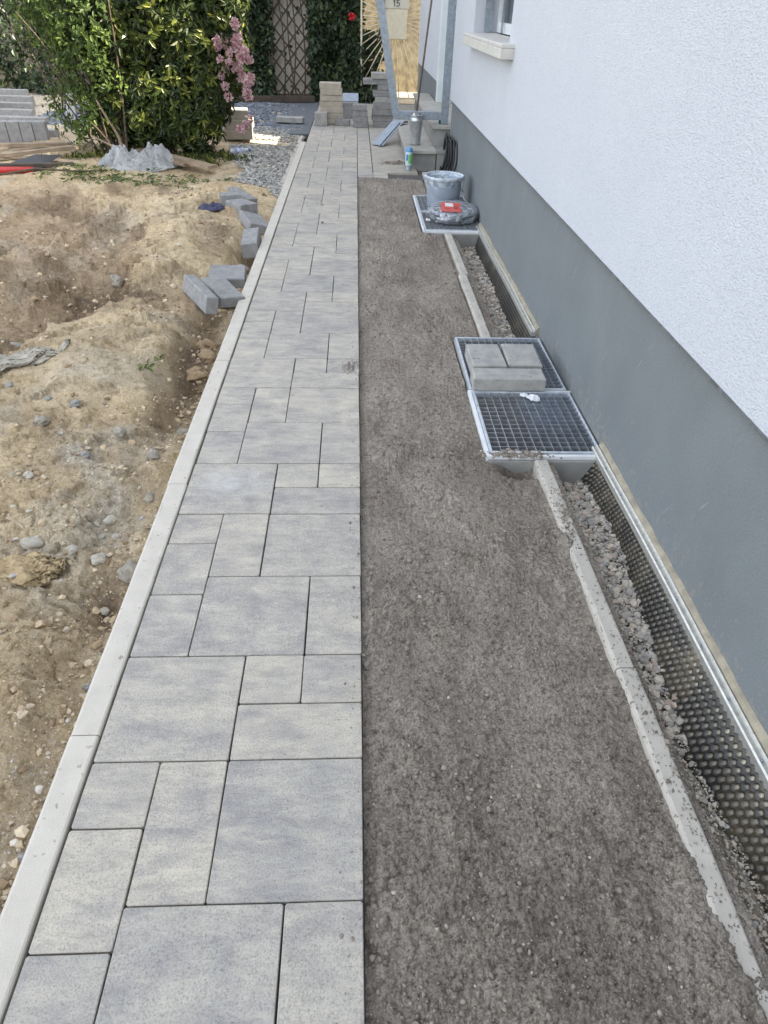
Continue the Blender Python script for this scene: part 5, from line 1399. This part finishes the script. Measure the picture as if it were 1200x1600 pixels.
# lighter shrub on the left of it
sb = thing('deciduous_shrub', 'light green small leaved shrub with bare twigs at the left of the rhododendron', 'bush', (-2.75, 8.0, 0))
lob = [(-2.85, 8.0, 1.3, .40, .35, .5), (-2.55, 7.9, 1.1, .35, .3, .5), (-2.65, 8.1, 1.8, .5, .4, .45), (-3.0, 8.0, 1.75, .35, .35, .4), (-2.6, 7.9, .75, .36, .3, .45), (-2.75, 8.0, .42, .36, .3, .4)]
C_, A_ = lobes_points(lob, 2700, (.55, 1.1))
keep = (C_[:, 2] > .8) | (rng.uniform(0, 1, len(C_)) < .6)
C_, A_ = C_[keep], A_[keep]
P, D, N, L_, W_, RN = whorls(C_, A_, 7, .052, .5)
P = P + rng.normal(0, .02, P.shape) - np.array([-2.75, 8.0, 0])
o = obj('foliage', leaf_mesh('foliage', P, D, N, L_, W_, RN), MT['leaf_light'], sb); o['kind'] = 'stuff'
for i in range(24):
    bx_, by_ = random.uniform(-2.75, -2.35), random.uniform(7.7, 8.1)
    stem(sb, (bx_, by_, -.05), (bx_ + random.uniform(-.75, .15), by_ + random.uniform(-.2, .3), random.uniform(.7, 1.9)), random.uniform(.005, .014), wob=.12)
stem(sb, (-2.38, 7.55, .0), (-2.52, 7.6, .52), .020, 'pale_stem', 'wood', .09, 9)
stem(sb, (-2.2, 7.5, .02), (-2.62, 7.55, .22), .018, 'pale_stem', 'wood', .05, 7)

# low undergrowth and weeds
def weeds(name, pts, per, L0, label, m='leaf_light', up=.8):
    P, D, N, LL = [], [], [], []
    for x, y in pts:
        for k in range(per):
            a = random.uniform(0, 6.28); e = random.uniform(.1, up)
            P.append((x + random.gauss(0, .035), y + random.gauss(0, .035), tz(x, y) + .005)); D.append((math.cos(a), math.sin(a), e)); N.append((random.gauss(0, .3), random.gauss(0, .3), 1)); LL.append(L0 * random.uniform(.5, 1.2))
    P, D, N, LL = map(np.array, (P, D, N, LL))
    return tag(obj(name, leaf_mesh(name, P, D, N, LL, LL * .35, rng.uniform(0, 1, len(P))), MT[m]), label, 'weeds', kind='stuff')
weeds('weeds', [(random.gauss(-2.0, .35), random.gauss(6.65, .2)) for _ in range(60)] + [(random.gauss(-2.5, .2), random.gauss(6.9, .2)) for _ in range(30)], 9, .045, 'sparse green weeds on the soil in front of the plastic sheet')
weeds('weeds', [(-.93, 2.80), (-.95, 2.82), (-.94, 2.76)], 9, .03, 'tiny green seedling near the slump beside the kerb')
weeds('undergrowth', [(random.gauss(-1.65, .22), random.gauss(7.75, .15)) for _ in range(110)] + [(random.gauss(-2.6, .25), random.gauss(7.75, .15)) for _ in range(50)], 12, .05, 'dense low green growth along the foot of the bush', 'leaf_dark', 2.6)

n = 260
Yc = rng.uniform(.5, 6.5, n); Xc = -.70 - rng.uniform(0, 1, n) * (.5 + .45 * Yc)
P = np.stack([Xc, Yc, terrain(Xc, Yc) + .004], -1); a = rng.uniform(0, 6.28, n)
D = np.stack([np.cos(a), np.sin(a), rng.normal(0, .15, n)], -1); N = np.stack([rng.normal(0, .2, n), rng.normal(0, .2, n), np.ones(n)], -1)
L_ = rng.uniform(.012, .045, n)
tag(obj('straw_litter', leaf_mesh('straw_litter', P, D, N, L_, L_ * rng.uniform(.06, .3, n), rng.uniform(0, 1, n)), varied('dry_litter', [(0, (.16, .11, .065)), (.6, (.34, .26, .15)), (1, (.52, .45, .33))])), 'dry bits of leaf and straw strewn over the soil', 'litter', kind='stuff')

# ivy curtains on the garden wall
def ivy(name, x0, x1, z1, n_, label, seed, dens=None):
    t_ = thing(name, label, 'ivy', ((x0 + x1) / 2, 13.2, 0))
    X = rng.uniform(x0, x1, n_); Z = rng.uniform(0.0, z1, n_)
    c = fbm(X, Z, 2.4, 3, seed); thick = .10 + .24 * sst(-.4, .5, c) + .10 * lumps(X, Z, 3.0, seed + 2)
    Y = 13.3 - thick * rng.uniform(.2, 1.0, n_) ** .5
    edge = np.minimum(X - x0, x1 - X)
    keep = (rng.uniform(0, 1, n_) < sst(-.22, .14, edge - .12 * vn(Z * 3, X * 0, seed)))
    if dens is not None: keep &= rng.uniform(0, 1, n_) < dens(X, Z)
    X, Y, Z = X[keep], Y[keep], Z[keep]; m_ = len(X)
    P_ = np.stack([X, Y, Z], -1) - np.array([(x0 + x1) / 2, 13.2, 0])
    D_ = np.stack([rng.normal(0, .7, m_), rng.normal(-.4, .4, m_), rng.normal(-.6, .5, m_)], -1)
    N_ = np.stack([rng.normal(0, .4, m_), -np.ones(m_), rng.normal(.5, .4, m_)], -1)
    l_ = rng.uniform(.05, .105, m_)
    o_ = obj('leaves', leaf_mesh('leaves', P_, D_, N_, l_, l_ * .7, rng.uniform(0, 1, m_) ** 1.3), MT['leaf_ivy'], t_); o_['kind'] = 'stuff'
    for i in range(8):
        xx = x0 + (x1 - x0) * (i + .5) / 8
        stem(t_, (xx, 13.2, -.05), (xx + random.uniform(-.2, .2), 13.22, z1 * .8), .014)
    return t_
ivy('ivy', -2.85, -1.36, 2.9, 7500, 'dark ivy curtain on the wall left of the trellis', 200)
ivy('ivy', -.76, .10, 2.9, 7500, 'dark ivy curtain between the trellis and the gate', 230)
ivy('ivy', -1.5, -.6, 2.9, 500, 'thin ivy strands hanging across the top of the trellis', 260, lambda X, Z: sst(1.0, 2.0, Z) + .1)
ivy('ivy', -.35, .42, .95, 1500, 'low ivy growing behind the left half of the gate', 310)
ivy('ivy', -7.5, -2.8, 3.2, 11000, 'dark hedge of ivy filling the upper left background', 280)
rf = thing('red_rose', 'single red flower in the ivy next to the gate', 'flower', at_y(550, 25, 12.75))
me = leaf_mesh('petals', unit(rng.normal(size=(26, 3))) * .02, unit(rng.normal(size=(26, 3))), rng.normal(size=(26, 3)), np.full(26, .05), np.full(26, .045), rng.uniform(0, 1, 26))
obj('petals', me, simple('rose_red', (.65, .02, .03), (.5, .02, .03), 20, .6), rf)
